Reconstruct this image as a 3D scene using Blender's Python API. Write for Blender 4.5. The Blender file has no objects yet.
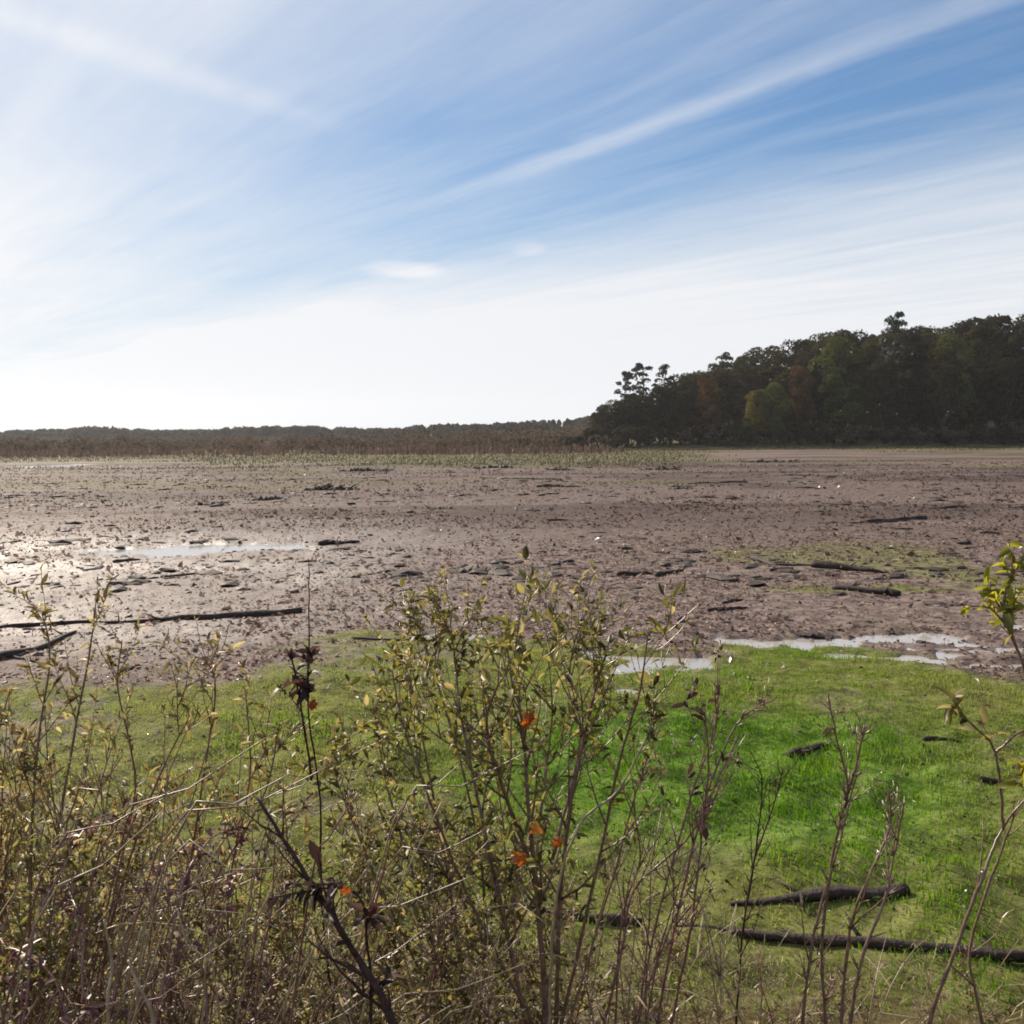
import bpy, math, random
import numpy as np
from mathutils import Vector, Matrix

random.seed(11)
rng = np.random.default_rng(7)
R = math.radians
scene = bpy.context.scene
col = scene.collection

# ------------------------------------------------------------------ camera
F = 1024.0
CAM_H = 3.0
PITCH = math.atan((512 - 438) / F)
ROLL = R(0.4)
fwd = Vector((0, math.cos(PITCH), -math.sin(PITCH)))
up0 = Vector((0, math.sin(PITCH), math.cos(PITCH)))
rt0 = Vector((1, 0, 0))
rt = rt0 * math.cos(ROLL) - up0 * math.sin(ROLL)
up = up0 * math.cos(ROLL) + rt0 * math.sin(ROLL)
cam_pos = Vector((0, 0, CAM_H))
cd = bpy.data.cameras.new("camera")
cd.sensor_width = 36.0
cd.lens = 36.0
cd.clip_start = 0.05
cd.clip_end = 20000
cam = bpy.data.objects.new("camera", cd)
col.objects.link(cam)
m = Matrix.Identity(4)
for i in range(3):
    m[i][0] = rt[i]; m[i][1] = up[i]; m[i][2] = -fwd[i]; m[i][3] = cam_pos[i]
cam.matrix_world = m
scene.camera = cam


def ray(px, py):
    return rt * ((px - 512) / F) + up * (-(py - 512) / F) + fwd


def at(px, py, d):
    """world point seen at a photo pixel, d metres ahead of the camera"""
    v = ray(px, py)
    return cam_pos + v * (d / v.y)


def on_flat(px, py, z=0.0):
    v = ray(px, py)
    return cam_pos + v * ((z - CAM_H) / v.z)


# ------------------------------------------------------------------ noise
def vnoise(x, y, scale, seed=0):
    x = np.asarray(x, dtype=np.float64) / scale + 1000.0
    y = np.asarray(y, dtype=np.float64) / scale + 1000.0
    xi = np.floor(x).astype(np.int64); yi = np.floor(y).astype(np.int64)
    fx = x - xi; fy = y - yi
    fx = fx * fx * (3 - 2 * fx); fy = fy * fy * (3 - 2 * fy)

    def hsh(a, b):
        n = (a * 374761393 + b * 668265263 + seed * 974634777) & 0xFFFFFFFF
        n = ((n ^ (n >> 13)) * 1274126177) & 0xFFFFFFFF
        n = (n ^ (n >> 16)) & 0xFFFF
        return n / 65535.0
    a = hsh(xi, yi); b = hsh(xi + 1, yi); c = hsh(xi, yi + 1); d = hsh(xi + 1, yi + 1)
    return (a * (1 - fx) + b * fx) * (1 - fy) + (c * (1 - fx) + d * fx) * fy


def sstep(a, b, x):
    t = np.clip((np.asarray(x, dtype=np.float64) - a) / (b - a), 0, 1)
    return t * t * (3 - 2 * t)


# ------------------------------------------------------------------ puddles (in metres on the mud)
PUD = []
for (px, py, wpx, hpx, depth) in [
    (165, 550, 140, 7, 1.0), (238, 546, 130, 7, 1.05), (285, 543, 60, 4, .8),
    (430, 635, 90, 6, .75), (612, 652, 70, 9, .9), (585, 610, 60, 5, .6),
    (665, 655, 90, 14, .95), (700, 640, 60, 7, .9), (650, 668, 60, 9, .9), (735, 636, 80, 9, .95), (712, 648, 60, 8, .7), (790, 636, 50, 8, .7),
    (850, 641, 80, 10, .85), (880, 650, 70, 9, .85), (925, 637, 60, 7, .8), (955, 652, 130, 16, 1.0),
    (1005, 660, 90, 12, 1.0), (1005, 627, 50, 5, .8), (1015, 697, 46, 6, .8), (640, 690, 60, 8, .7),
    (52, 466, 40, 3, 1.0), (1080, 650, 120, 16, 1.0), (905, 590, 26, 3, .6),
    (-60, 556, 140, 5, .8)]:
    c = on_flat(px, py)
    ax = wpx / F * c.y / 2
    a0 = on_flat(px, py + hpx / 2).y; a1 = on_flat(px, py - hpx / 2).y
    PUD.append((c.x, (a0 + a1) / 2, ax, abs(a1 - a0) / 2, depth))


def puddle_mask(x, y):
    x = np.asarray(x, dtype=np.float64); y = np.asarray(y, dtype=np.float64)
    res = np.zeros_like(x)
    wx = (vnoise(x, y, 0.9, 5) - .5) * 1.2 + (vnoise(x, y, 0.28, 6) - .5) * .5
    wy = (vnoise(x, y, 0.9, 7) - .5) * 0.8 + (vnoise(x, y, 0.28, 8) - .5) * .35
    for (cx, cy, ax, ay, dp) in PUD:
        k = ((x + wx - cx) / (ax * 1.25)) ** 2 + ((y + wy - cy) / (ay * 1.3)) ** 2
        res = np.maximum(res, dp * np.clip(1.25 - k, 0, 1))
    near = vnoise(x / 1.5, y, .55, 9) * .6 + vnoise(x / 1.3, y, .2, 10) * .4
    farn = vnoise(x / 2.0, y, 1.6, 11)
    br = np.where(y < 20.5, sstep(.40, .56, near), sstep(.10, .3, farn))
    return res * br


def bank(x, y):
    w = (vnoise(x, y, 3.0, 21) - .5) * 1.2
    return 1.45 * (1 - sstep(1.2, 5.4, y + w))


def rise(x, y):
    r = 8.5 * sstep(252, 330, y) * sstep(12, 75, x)
    r = r + 1.0 * sstep(246, 256, y) * sstep(18, 40, x)
    r = r + 5.0 * sstep(480, 720, y)
    return r


def height(x, y):
    x = np.asarray(x, dtype=np.float64); y = np.asarray(y, dtype=np.float64)
    b = bank(x, y)
    far = sstep(60, 200, y)
    bumps = (vnoise(x, y, 2.6, 1) - .5) * .06 + (vnoise(x, y, .7, 2) - .5) * .05 + (vnoise(x, y, .22, 3) - .5) * .03
    pm = puddle_mask(x, y)
    bumps = bumps + sstep(4.8, 6, y) * (1 - sstep(9.5, 11.8, y)) * ((vnoise(x, y, .30, 4) - .5) * .11 + (vnoise(x, y, .9, 14) - .5) * .09)
    bumps = bumps * (1 - .55 * pm) * (1 - .5 * far)
    return b + bumps - pm * .12 + rise(x, y)


def hz(x, y):
    return float(height(np.array([x]), np.array([y]))[0])


# ------------------------------------------------------------------ material helpers
def new_mat(name):
    mt = bpy.data.materials.new(name)
    mt.use_nodes = True
    nt = mt.node_tree
    for n in list(nt.nodes):
        nt.nodes.remove(n)
    out = nt.nodes.new("ShaderNodeOutputMaterial")
    return mt, nt, out


def N(nt, t, **kw):
    n = nt.nodes.new(t)
    for k, v in kw.items():
        if k.startswith("i_"):
            n.inputs[k[2:].replace("_", " ")].default_value = v
        else:
            setattr(n, k, v)
    return n


def math_n(nt, op, a, b=None, c=None, clamp=False):
    n = nt.nodes.new("ShaderNodeMath"); n.operation = op; n.use_clamp = clamp
    for i, v in enumerate((a, b, c)):
        if v is None: continue
        if isinstance(v, (int, float)): n.inputs[i].default_value = v
        else: nt.links.new(v, n.inputs[i])
    return n.outputs[0]


def maprange(nt, v, a, b, c=0.0, d=1.0, smooth=True):
    n = nt.nodes.new("ShaderNodeMapRange"); n.clamp = True
    if smooth: n.interpolation_type = 'SMOOTHSTEP'
    nt.links.new(v, n.inputs[0])
    for i, q in enumerate((a, b, c, d)): n.inputs[i + 1].default_value = q
    return n.outputs[0]


def mixc(nt, f, a, b):
    n = nt.nodes.new("ShaderNodeMix"); n.data_type = 'RGBA'; n.clamp_factor = True
    if isinstance(f, (int, float)): n.inputs[0].default_value = f
    else: nt.links.new(f, n.inputs[0])
    for s, v in ((n.inputs[6], a), (n.inputs[7], b)):
        if isinstance(v, tuple): s.default_value = (v[0], v[1], v[2], 1)
        else: nt.links.new(v, s)
    return n.outputs[2]


def ramp(nt, f, stops):
    n = nt.nodes.new("ShaderNodeValToRGB")
    e = n.color_ramp.elements
    while len(e) < len(stops): e.new(0.5)
    for el, (p, c) in zip(e, stops):
        el.position = p; el.color = (c[0], c[1], c[2], 1)
    nt.links.new(f, n.inputs[0])
    return n.outputs[0]


def noise_n(nt, vec, scale, detail=4, rough=.55):
    n = nt.nodes.new("ShaderNodeTexNoise")
    n.inputs['Scale'].default_value = scale; n.inputs['Detail'].default_value = detail; n.inputs['Roughness'].default_value = rough
    if vec is not None: nt.links.new(vec, n.inputs['Vector'])
    return n.outputs[0]


def leaf_mat(name, stops, trans=.5, rough=.35, spec=.5, per_object=0.0):
    """leaf / blade material: colour runs over the per-leaf value 'var'"""
    mt, nt, out = new_mat(name)
    at_ = N(nt, "ShaderNodeAttribute", attribute_name="var")
    f = at_.outputs['Fac']
    if per_object:
        oi = N(nt, "ShaderNodeObjectInfo")
        f = math_n(nt, 'ADD', math_n(nt, 'MULTIPLY', f, 1 - per_object), math_n(nt, 'MULTIPLY', oi.outputs['Random'], per_object))
    c = ramp(nt, f, stops)
    p = N(nt, "ShaderNodeBsdfPrincipled")
    p.inputs['Roughness'].default_value = rough
    p.inputs['Specular IOR Level'].default_value = spec
    nt.links.new(c, p.inputs['Base Color'])
    t = N(nt, "ShaderNodeBsdfTranslucent")
    hs = N(nt, "ShaderNodeHueSaturation"); hs.inputs['Saturation'].default_value = 1.15; hs.inputs['Value'].default_value = 1.5
    nt.links.new(c, hs.inputs['Color']); nt.links.new(hs.outputs[0], t.inputs['Color'])
    mx = N(nt, "ShaderNodeMixShader"); mx.inputs[0].default_value = trans
    nt.links.new(p.outputs[0], mx.inputs[1]); nt.links.new(t.outputs[0], mx.inputs[2])
    nt.links.new(mx.outputs[0], out.inputs['Surface'])
    return mt


def bark_mat(name, c0, c1, scale=30, rough=.6, bump=.3, spec=.5, dist=.004):
    mt, nt, out = new_mat(name)
    tc = N(nt, "ShaderNodeTexCoord")
    nz = noise_n(nt, tc.outputs['Object'], scale, 5, .65)
    c = ramp(nt, nz, [(.3, c0), (.7, c1)])
    p = N(nt, "ShaderNodeBsdfPrincipled")
    p.inputs['Roughness'].default_value = rough
    p.inputs['Specular IOR Level'].default_value = spec
    nt.links.new(c, p.inputs['Base Color'])
    b = N(nt, "ShaderNodeBump"); b.inputs['Strength'].default_value = bump; b.inputs['Distance'].default_value = dist
    nt.links.new(nz, b.inputs['Height']); nt.links.new(b.outputs[0], p.inputs['Normal'])
    nt.links.new(p.outputs[0], out.inputs['Surface'])
    return mt


M = {}
M['willow_leaf'] = leaf_mat('willow_leaf', [(0, (.030, .022, .010)), (.3, (.080, .075, .020)), (.65, (.155, .145, .042)), (.88, (.24, .20, .08)), (1, (.36, .29, .15))], .5, .45, .32)
M['weed_leaf'] = leaf_mat('weed_leaf', [(0, (.07, .042, .025)), (.4, (.15, .12, .050)), (.75, (.24, .20, .085)), (1, (.40, .33, .18))], .5, .48, .3)
M['dark_leaf'] = leaf_mat('dark_leaf', [(0, (.022, .013, .014)), (.6, (.060, .034, .030)), (1, (.13, .075, .055))], .3, .5, .25)
M['bramble_leaf'] = leaf_mat('bramble_leaf', [(0, (.050, .022, .026)), (.5, (.105, .048, .050)), (.85, (.16, .085, .075)), (1, (.24, .16, .11))], .4, .42, .4)  # purple cast in these leaf colours stands in for magenta lens flare
M['yellow_leaf'] = leaf_mat('yellow_leaf', [(0, (.09, .09, .02)), (.5, (.20, .20, .035)), (1, (.32, .28, .06))], .6, .4, .4)
M['orange_leaf'] = leaf_mat('orange_leaf', [(0, (.20, .050, .022)), (.5, (.36, .105, .035)), (1, (.46, .22, .05))], .35, .5, .3)
M['straw'] = leaf_mat('straw', [(0, (.12, .08, .04)), (.5, (.25, .18, .09)), (1, (.42, .34, .20))], .3, .35, .6)
M['brush'] = leaf_mat('brush', [(0, (.10, .065, .045)), (.5, (.26, .19, .11)), (1, (.46, .37, .24))], .45, .4, .5)
M['green_blade'] = leaf_mat('green_blade', [(0, (.045, .075, .014)), (.5, (.075, .155, .020)), (.8, (.12, .19, .030)), (1, (.19, .20, .065))], .5, .5, .25)
M['marsh_blade'] = leaf_mat('marsh_blade', [(0, (.045, .036, .024)), (.5, (.070, .058, .035)), (1, (.105, .088, .055))], .25, .6, .2)
M['reed_blade'] = leaf_mat('reed_blade', [(0, (.050, .030, .026)), (.5, (.072, .047, .038)), (1, (.105, .075, .055))], .3, .6, .2)
M['scrub_leaf'] = leaf_mat('scrub_leaf', [(0, (.035, .027, .022)), (.5, (.075, .055, .04)), (1, (.12, .09, .06))], .25, .8, .06)
M['far_leaf'] = leaf_mat('far_leaf', [(0, (.018, .020, .014)), (.5, (.034, .034, .024)), (1, (.055, .044, .03))], .2, .8, .06)
M['oak_leaf'] = leaf_mat('oak_leaf', [(0, (.012, .009, .005)), (.3, (.024, .021, .008)), (.6, (.050, .038, .012)), (.8, (.036, .040, .012)), (1, (.068, .046, .017))], .25, .8, .06, per_object=.6)
M['gold_leaf'] = leaf_mat('gold_leaf', [(0, (.09, .085, .018)), (.5, (.13, .115, .025)), (1, (.18, .13, .03))], .35, .8, .06)
M['rust_leaf'] = leaf_mat('rust_leaf', [(0, (.045, .028, .012)), (.5, (.080, .046, .016)), (1, (.15, .085, .03))], .35, .8, .06)
M['olive_leaf'] = leaf_mat('olive_leaf', [(0, (.045, .050, .014)), (.5, (.070, .080, .020)), (1, (.10, .10, .03))], .3, .8, .06)
M['pine_leaf'] = leaf_mat('pine_leaf', [(0, (.012, .018, .010)), (.5, (.022, .030, .016)), (1, (.035, .042, .022))], .15, .55, .25)
M['trunk'] = bark_mat('trunk_bark', (.035, .026, .02), (.085, .066, .05), 2.5, .85, .5, .3, .05)
M['twig'] = bark_mat('twig_bark', (.070, .042, .030), (.22, .135, .095), 60, .36, .2, .55)
M['red_twig'] = bark_mat('red_twig_bark', (.085, .038, .034), (.24, .115, .095), 60, .36, .2, .55)
M['dark_twig'] = bark_mat('dark_twig_bark', (.020, .011, .010), (.070, .040, .032), 40, .7, .4, .12)
M['pale_twig'] = bark_mat('pale_twig_bark', (.17, .12, .07), (.36, .28, .18), 50, .4, .2, .6)
M['driftwood'] = bark_mat('driftwood', (.013, .008, .007), (.062, .042, .034), 18, .75, .9, .3, .03)
M['bleached'] = bark_mat('bleached_wood', (.10, .08, .065), (.26, .22, .18), 14, .6, .6, .4, .02)
M['clod'] = bark_mat('clod', (.035, .026, .022), (.125, .092, .078), 5, .62, .4, .4, .02)
M['pale_bits'] = leaf_mat('pale_bits', [(0, (.22, .18, .14)), (.5, (.42, .37, .31)), (1, (.65, .60, .54))], .2, .4, .5)
M['plant_litter'] = leaf_mat('plant_litter', [(0, (.040, .027, .021)), (.35, (.115, .080, .068)), (.75, (.20, .150, .130)), (1, (.36, .30, .26))], .4, .6, .2)
M['dark_lump'] = bark_mat('dark_lump', (.018, .012, .010), (.06, .041, .034), 6, .7, .4, .25, .02)
M['dark_bits'] = leaf_mat('dark_bits', [(0, (.012, .009, .008)), (.6, (.035, .025, .02)), (1, (.08, .055, .04))], .1, .5, .5)


# ------------------------------------------------------------------ mesh builder
class MB:
    def __init__(self):
        self.v = []; self.f = []; self.var = []; self.mi = []; self.sm = []

    def add(self, vs, fs, var=.5, mi=0, smooth=False):
        o = len(self.v)
        self.v.extend(vs)
        for q in fs:
            self.f.append(tuple(i + o for i in q)); self.var.append(var); self.mi.append(mi); self.sm.append(smooth)

    def tube(self, pts, radii, sides=6, var=.5, mi=0, cap=True, lump=0.0, ridge=0.0):
        rk = [1 + random.uniform(-ridge, ridge) for _ in range(sides)] if ridge else None
        pts = [Vector(p) for p in pts]
        n = len(pts)
        vs = []; fs = []
        t = (pts[1] - pts[0]).normalized()
        ref = Vector((0, 0, 1)) if abs(t.z) < .9 else Vector((1, 0, 0))
        u = t.cross(ref).normalized()
        for i in range(n):
            if i == 0: t = pts[1] - pts[0]
            elif i == n - 1: t = pts[-1] - pts[-2]
            else: t = pts[i + 1] - pts[i - 1]
            if t.length < 1e-9: t = Vector((0, 0, 1))
            t.normalize()
            u = (u - t * u.dot(t))
            if u.length < 1e-6: u = t.orthogonal()
            u.normalize()
            w = t.cross(u)
            for k in range(sides):
                a = 2 * math.pi * k / sides
                r = radii[i] * (1 + (random.uniform(-lump, lump) if lump else 0))
                if rk: r *= rk[k]
                vs.append(pts[i] + (u * math.cos(a) + w * math.sin(a)) * r)
        for i in range(n - 1):
            for k in range(sides):
                k2 = (k + 1) % sides
                fs.append((i * sides + k, i * sides + k2, (i + 1) * sides + k2, (i + 1) * sides + k))
        if cap:
            fs.append(tuple(range(sides - 1, -1, -1)))
            fs.append(tuple((n - 1) * sides + k for k in range(sides)))
        self.add(vs, fs, var, mi, True)

    def leaf(self, p, d, nrm, L, W, curl=.2, fold=.25, var=.5, mi=0):
        d = d.normalized()
        s = d.cross(nrm)
        if s.length < 1e-6: s = d.orthogonal()
        s.normalize()
        n = s.cross(d)
        b = p
        c1 = p + d * (L * .32) - n * (curl * L * .12)
        c2 = p + d * (L * .68) - n * (curl * L * .5)
        e = p + d * (L * .97) - n * (curl * L * 1.05)
        fo = n * (fold * W)
        vs = [b, c1 + s * W * .46 + fo, c1, c1 - s * W * .46 + fo, c2 + s * W * .4 + fo * .8, c2, c2 - s * W * .4 + fo * .8, e]
        fs = [(0, 2, 1), (0, 3, 2), (1, 2, 5, 4), (2, 3, 6, 5), (4, 5, 7), (5, 6, 7)]
        self.add(vs, fs, var, mi, True)

    def blade(self, p, d, L, W, droop, side=None, var=.5, mi=0, seg=3):
        """tapering blade that bends towards the ground"""
        hd = Vector((d.x, d.y, 0))
        if hd.length < 1e-4: hd = Vector((random.uniform(-1, 1), random.uniform(-1, 1), 0))
        hd.normalize()
        s = side or Vector((-hd.y, hd.x, 0))
        vs = []; q = Vector(p); dd = d.normalized()
        for i in range(seg + 1):
            w = W * (1 - (i / seg) ** 1.5) * .5
            if i == seg: vs.append(q.copy())
            else: vs.extend((q + s * w, q - s * w))
            q = q + dd * (L / seg)
            dd = (dd + hd * droop / seg - Vector((0, 0, droop * .55 / seg * (i + .3)))).normalized()
        fs = [(2 * i, 2 * i + 1, 2 * i + 3, 2 * i + 2) for i in range(seg - 1)]
        fs.append((2 * seg - 2, 2 * seg - 1, 2 * seg))
        self.add(vs, fs, var, mi, False)

    def build(self, name, mats, parent=None, origin=None):
        me = bpy.data.meshes.new(name)
        o = origin or Vector((0, 0, 0))
        me.from_pydata([(v[0] - o[0], v[1] - o[1], v[2] - o[2]) for v in self.v], [], self.f)
        if not isinstance(mats, (list, tuple)): mats = [mats]
        for q in mats: me.materials.append(q)
        a = me.attributes.new("var", 'FLOAT', 'FACE')
        a.data.foreach_set("value", np.array(self.var, dtype=np.float32))
        me.polygons.foreach_set("material_index", np.array(self.mi, dtype=np.int32))
        me.polygons.foreach_set("use_smooth", np.array(self.sm, dtype=bool))
        me.update()
        ob = bpy.data.objects.new(name, me)
        col.objects.link(ob)
        if parent is not None: ob.parent = parent
        elif origin is not None: ob.location = o
        return ob


def np_mesh(name, verts, faces, mat, var=None, smooth=False):
    """verts (n,3), faces (m,k) numpy"""
    me = bpy.data.meshes.new(name)
    nv, nf, k = len(verts), len(faces), faces.shape[1]
    me.vertices.add(nv); me.vertices.foreach_set("co", np.ascontiguousarray(verts, dtype=np.float32).ravel())
    me.loops.add(nf * k); me.loops.foreach_set("vertex_index", np.ascontiguousarray(faces, dtype=np.int32).ravel())
    me.polygons.add(nf)
    me.polygons.foreach_set("loop_start", np.arange(0, nf * k, k, dtype=np.int32))
    me.polygons.foreach_set("use_smooth", np.full(nf, smooth, dtype=bool))
    if var is not None:
        a = me.attributes.new("var", 'FLOAT', 'FACE'); a.data.foreach_set("value", np.asarray(var, dtype=np.float32))
    me.materials.append(mat)
    me.update(calc_edges=True); me.validate()
    ob = bpy.data.objects.new(name, me); col.objects.link(ob)
    return ob


def tag(o, label=None, cat=None, group=None, kind=None):
    if label: o['label'] = label
    if cat: o['category'] = cat
    if group: o['group'] = group
    if kind: o['kind'] = kind
    return o


def empty(name, loc, label, cat, group=None, rz=0.0):
    o = bpy.data.objects.new(name, None); col.objects.link(o)
    o.empty_display_size = .2
    o.location = loc; o.rotation_euler = (0, 0, rz)
    return tag(o, label, cat, group)


def copy_tree(o, parent=None):
    c = o.copy(); col.objects.link(c)
    if parent is not None: c.parent = parent
    for ch in list(o.children): copy_tree(ch, c)
    return c


def rvec():
    while True:
        v = Vector((random.uniform(-1, 1), random.uniform(-1, 1), random.uniform(-1, 1)))
        if .05 < v.length < 1: return v.normalized()


# ------------------------------------------------------------------ ground sheet
def build_ground():
    r = np.concatenate([[.35], np.linspace(.6, 4.0, 26), np.geomspace(4.06, 1500, 500)])
    fine = np.linspace(R(-36), R(36), 760)
    coarse = np.linspace(R(36), R(324), 90)[1:-1]
    th = np.concatenate([fine, coarse])
    nr, nt_ = len(r), len(th)
    RR, TT = np.meshgrid(r, th, indexing='ij')
    X = (RR * np.sin(TT)).ravel(); Y = (RR * np.cos(TT)).ravel()
    Z = height(X, Y)
    X = np.append(X, 0.0); Y = np.append(Y, 0.0); Z = np.append(Z, 1.45)
    V = np.stack([X, Y, Z], 1)
    i, j = np.meshgrid(np.arange(nr - 1), np.arange(nt_), indexing='ij')
    j2 = (j + 1) % nt_
    Fq = np.stack([i * nt_ + j, i * nt_ + j2, (i + 1) * nt_ + j2, (i + 1) * nt_ + j], -1).reshape(-1, 4)[:, ::-1]
    me = bpy.data.meshes.new("ground")
    tri = [(nr * nt_, (q + 1) % nt_, q) for q in range(nt_)]
    nf4 = len(Fq); nf = nf4 + len(tri)
    me.vertices.add(len(V)); me.vertices.foreach_set("co", V.astype(np.float32).ravel())
    loops = np.concatenate([Fq.ravel(), np.array(tri).ravel()]).astype(np.int32)
    me.loops.add(len(loops)); me.loops.foreach_set("vertex_index", loops)
    st = np.concatenate([np.arange(0, nf4 * 4, 4), nf4 * 4 + np.arange(0, len(tri) * 3, 3)]).astype(np.int32)
    me.polygons.add(nf); me.polygons.foreach_set("loop_start", st)
    me.polygons.foreach_set("use_smooth", np.ones(nf, dtype=bool))
    g, w, dk, bk, lu = zones(X, Y)
    for nm, arr in (("grassy", g), ("wet", w), ("weedy", dk), ("bank", bk), ("lush", lu)):
        a = me.attributes.new(nm, 'FLOAT', 'POINT'); a.data.foreach_set("value", arr.astype(np.float32))
    me.update(calc_edges=True); me.validate()
    ob = bpy.data.objects.new("ground", me); col.objects.link(ob)
    me.materials.append(mud_material())
    return tag(ob, "brown mud flat of a drained pond with green algae near the bank", "ground", kind="structure")


def zones(X, Y):
    n1 = vnoise(X, Y, 2.2, 31); n2 = vnoise(X, Y, .6, 32); n3 = vnoise(X, Y, 9, 33)
    ed = (n1 - .5) * 4.6 + (n2 - .5) * 2.6 + (vnoise(X, Y, 4.3, 36) - .5) * 5.5
    # near green belt: its outer edge is farther out on the left
    outer = 12.7 + 2.2 * (1 - sstep(-4, 1, X)) - 1.0 * sstep(3.0, 6, X)
    g = (1 - sstep(-2.0, 2.3, Y + ed - outer)) * sstep(4.6, 6.0, Y)
    lush = np.exp(-((X - 1.9) / 2.2) ** 2 - ((Y - 9.2) / 2.0) ** 2) + .16 * np.exp(-((X + 3.4) / 2.2) ** 2 - ((Y - 11.2) / 2.0) ** 2)
    pn = .6 * vnoise(X / 1.4, Y, .9, 34) + .4 * vnoise(X, Y, .25, 35)
    g = g * np.clip(.55 + .7 * sstep(.25, .6, pn) + .4 * lush, 0, 1.1) * (1 - .22 * (1 - sstep(-4, -.5, X)))
    # thin green films further out on the right
    g = np.maximum(g, .85 * sstep(4.6, 5.4, Y) * (1 - sstep(6.2, 7.2, Y)))
    film = sstep(.58, .75, vnoise(X, Y, 3.2, 41)) * sstep(15, 18, Y) * (1 - sstep(26, 34, Y)) * sstep(2, 6, X) * .55
    c = on_flat(860, 588)
    film2 = np.exp(-((X - c.x) / 2.4) ** 2 - ((Y - c.y) / .8) ** 2) * .7 * (.5 + n2)
    # olive shore beyond the mud
    shore_y = 118 + 90 * sstep(10, 45, X)
    far = sstep(-22, 26, Y + (n3 - .5) * 60 + (vnoise(X, Y, 30, 45) - .5) * 70 - shore_y) * .52
    film3 = .42 * sstep(.45, .7, .6 * vnoise(X / 2.5, Y, 11, 43) + .4 * vnoise(X / 2, Y, 3, 44)) * sstep(38, 70, Y)
    g = np.clip(np.maximum.reduce([g, film, film2, film3, far]), 0, 1)
    pm = puddle_mask(X, Y)
    w = np.clip(.45 * sstep(0.02, .4, pm) + .66 * sstep(2.5, -7, X) * sstep(13, 17, Y) * (1 - sstep(27, 42, Y)) * (.45 + .8 * n1), 0, 1)
    dk = np.clip(sstep(.40, .66, .55 * vnoise(X / 2.2, Y, 7, 51) + .45 * vnoise(X / 2.0, Y, 2.5, 52)) * sstep(22, 45, Y) + .35 * sstep(32, 55, Y) * (1 - sstep(100, 140, Y)), 0, 1)
    bk = 1 - sstep(4.9, 5.9, Y + (n2 - .5) * .8)
    return g, w, dk, bk, np.clip(lush, 0, 1)


def mud_material():
    mt, nt, out = new_mat("mud")
    geo = N(nt, "ShaderNodeNewGeometry")
    pos = geo.outputs['Position']
    a = {k: N(nt, "ShaderNodeAttribute", attribute_name=k).outputs['Fac'] for k in ("grassy", "wet", "weedy", "bank", "lush")}
    n_big = noise_n(nt, pos, .45, 5, .6)
    n_mid = noise_n(nt, pos, 3.5, 6, .65)
    n_fine = noise_n(nt, pos, 16, 6, .7)
    mud = ramp(nt, n_mid, [(.40, (.072, .049, .043)), (.5, (.138, .099, .088)), (.60, (.205, .158, .142))])
    mud = mixc(nt, maprange(nt, n_fine, .52, .68, 0, .8), mud, (.06, .044, .038))
    mud = mixc(nt, maprange(nt, n_big, .45, .7, 0, .45), mud, (.125, .105, .07))
    mud = mixc(nt, math_n(nt, 'MULTIPLY', a['weedy'], .85), mud, (.050, .031, .026))
    mud = mixc(nt, math_n(nt, 'MULTIPLY', a['wet'], .35), mud, (.10, .085, .08))
    grn = ramp(nt, n_mid, [(.38, (.038, .065, .012)), (.5, (.075, .135, .020)), (.62, (.13, .19, .040))])
    olv = ramp(nt, n_mid, [(.38, (.060, .060, .022)), (.5, (.110, .118, .034)), (.62, (.165, .165, .060))])
    grn = mixc(nt, maprange(nt, a['lush'], .12, .6), olv, grn)
    gf = math_n(nt, 'MULTIPLY_ADD', math_n(nt, 'SUBTRACT', n_fine, .5), 1.6, a['grassy'])
    gf = maprange(nt, gf, .22, .72)
    c = mixc(nt, gf, mud, grn)
    bankc = ramp(nt, n_fine, [(.3, (.03, .024, .012)), (.55, (.075, .062, .025)), (.75, (.15, .13, .055))])
    c = mixc(nt, a['bank'], c, bankc)
    p = N(nt, "ShaderNodeBsdfPrincipled")
    nt.links.new(c, p.inputs['Base Color'])
    rg = math_n(nt, 'MULTIPLY_ADD', a['wet'], -.30, .80)
    rg = math_n(nt, 'MULTIPLY_ADD', math_n(nt, 'SUBTRACT', n_mid, .5), .5, rg, clamp=True)
    nt.links.new(rg, p.inputs['Roughness'])
    spc = math_n(nt, 'MULTIPLY_ADD', a['wet'], .55, .13)
    spc = math_n(nt, 'MULTIPLY', spc, math_n(nt, 'SUBTRACT', 1.0, math_n(nt, 'MULTIPLY', math_n(nt, 'MAXIMUM', a['grassy'], a['bank'], clamp=True), .9)))
    nt.links.new(spc, p.inputs['Specular IOR Level'])
    b = N(nt, "ShaderNodeBump"); b.inputs['Strength'].default_value = .9; b.inputs['Distance'].default_value = .05
    hsum = math_n(nt, 'MULTIPLY_ADD', n_fine, .5, n_mid)
    nt.links.new(hsum, b.inputs['Height'])
    b2 = N(nt, "ShaderNodeBump"); b2.inputs['Strength'].default_value = .5; b2.inputs['Distance'].default_value = .5
    nt.links.new(n_big, b2.inputs['Height']); nt.links.new(b.outputs[0], b2.inputs['Normal'])
    nt.links.new(b2.outputs[0], p.inputs['Normal'])
    nt.links.new(p.outputs[0], out.inputs['Surface'])
    return mt


build_ground()

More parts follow.
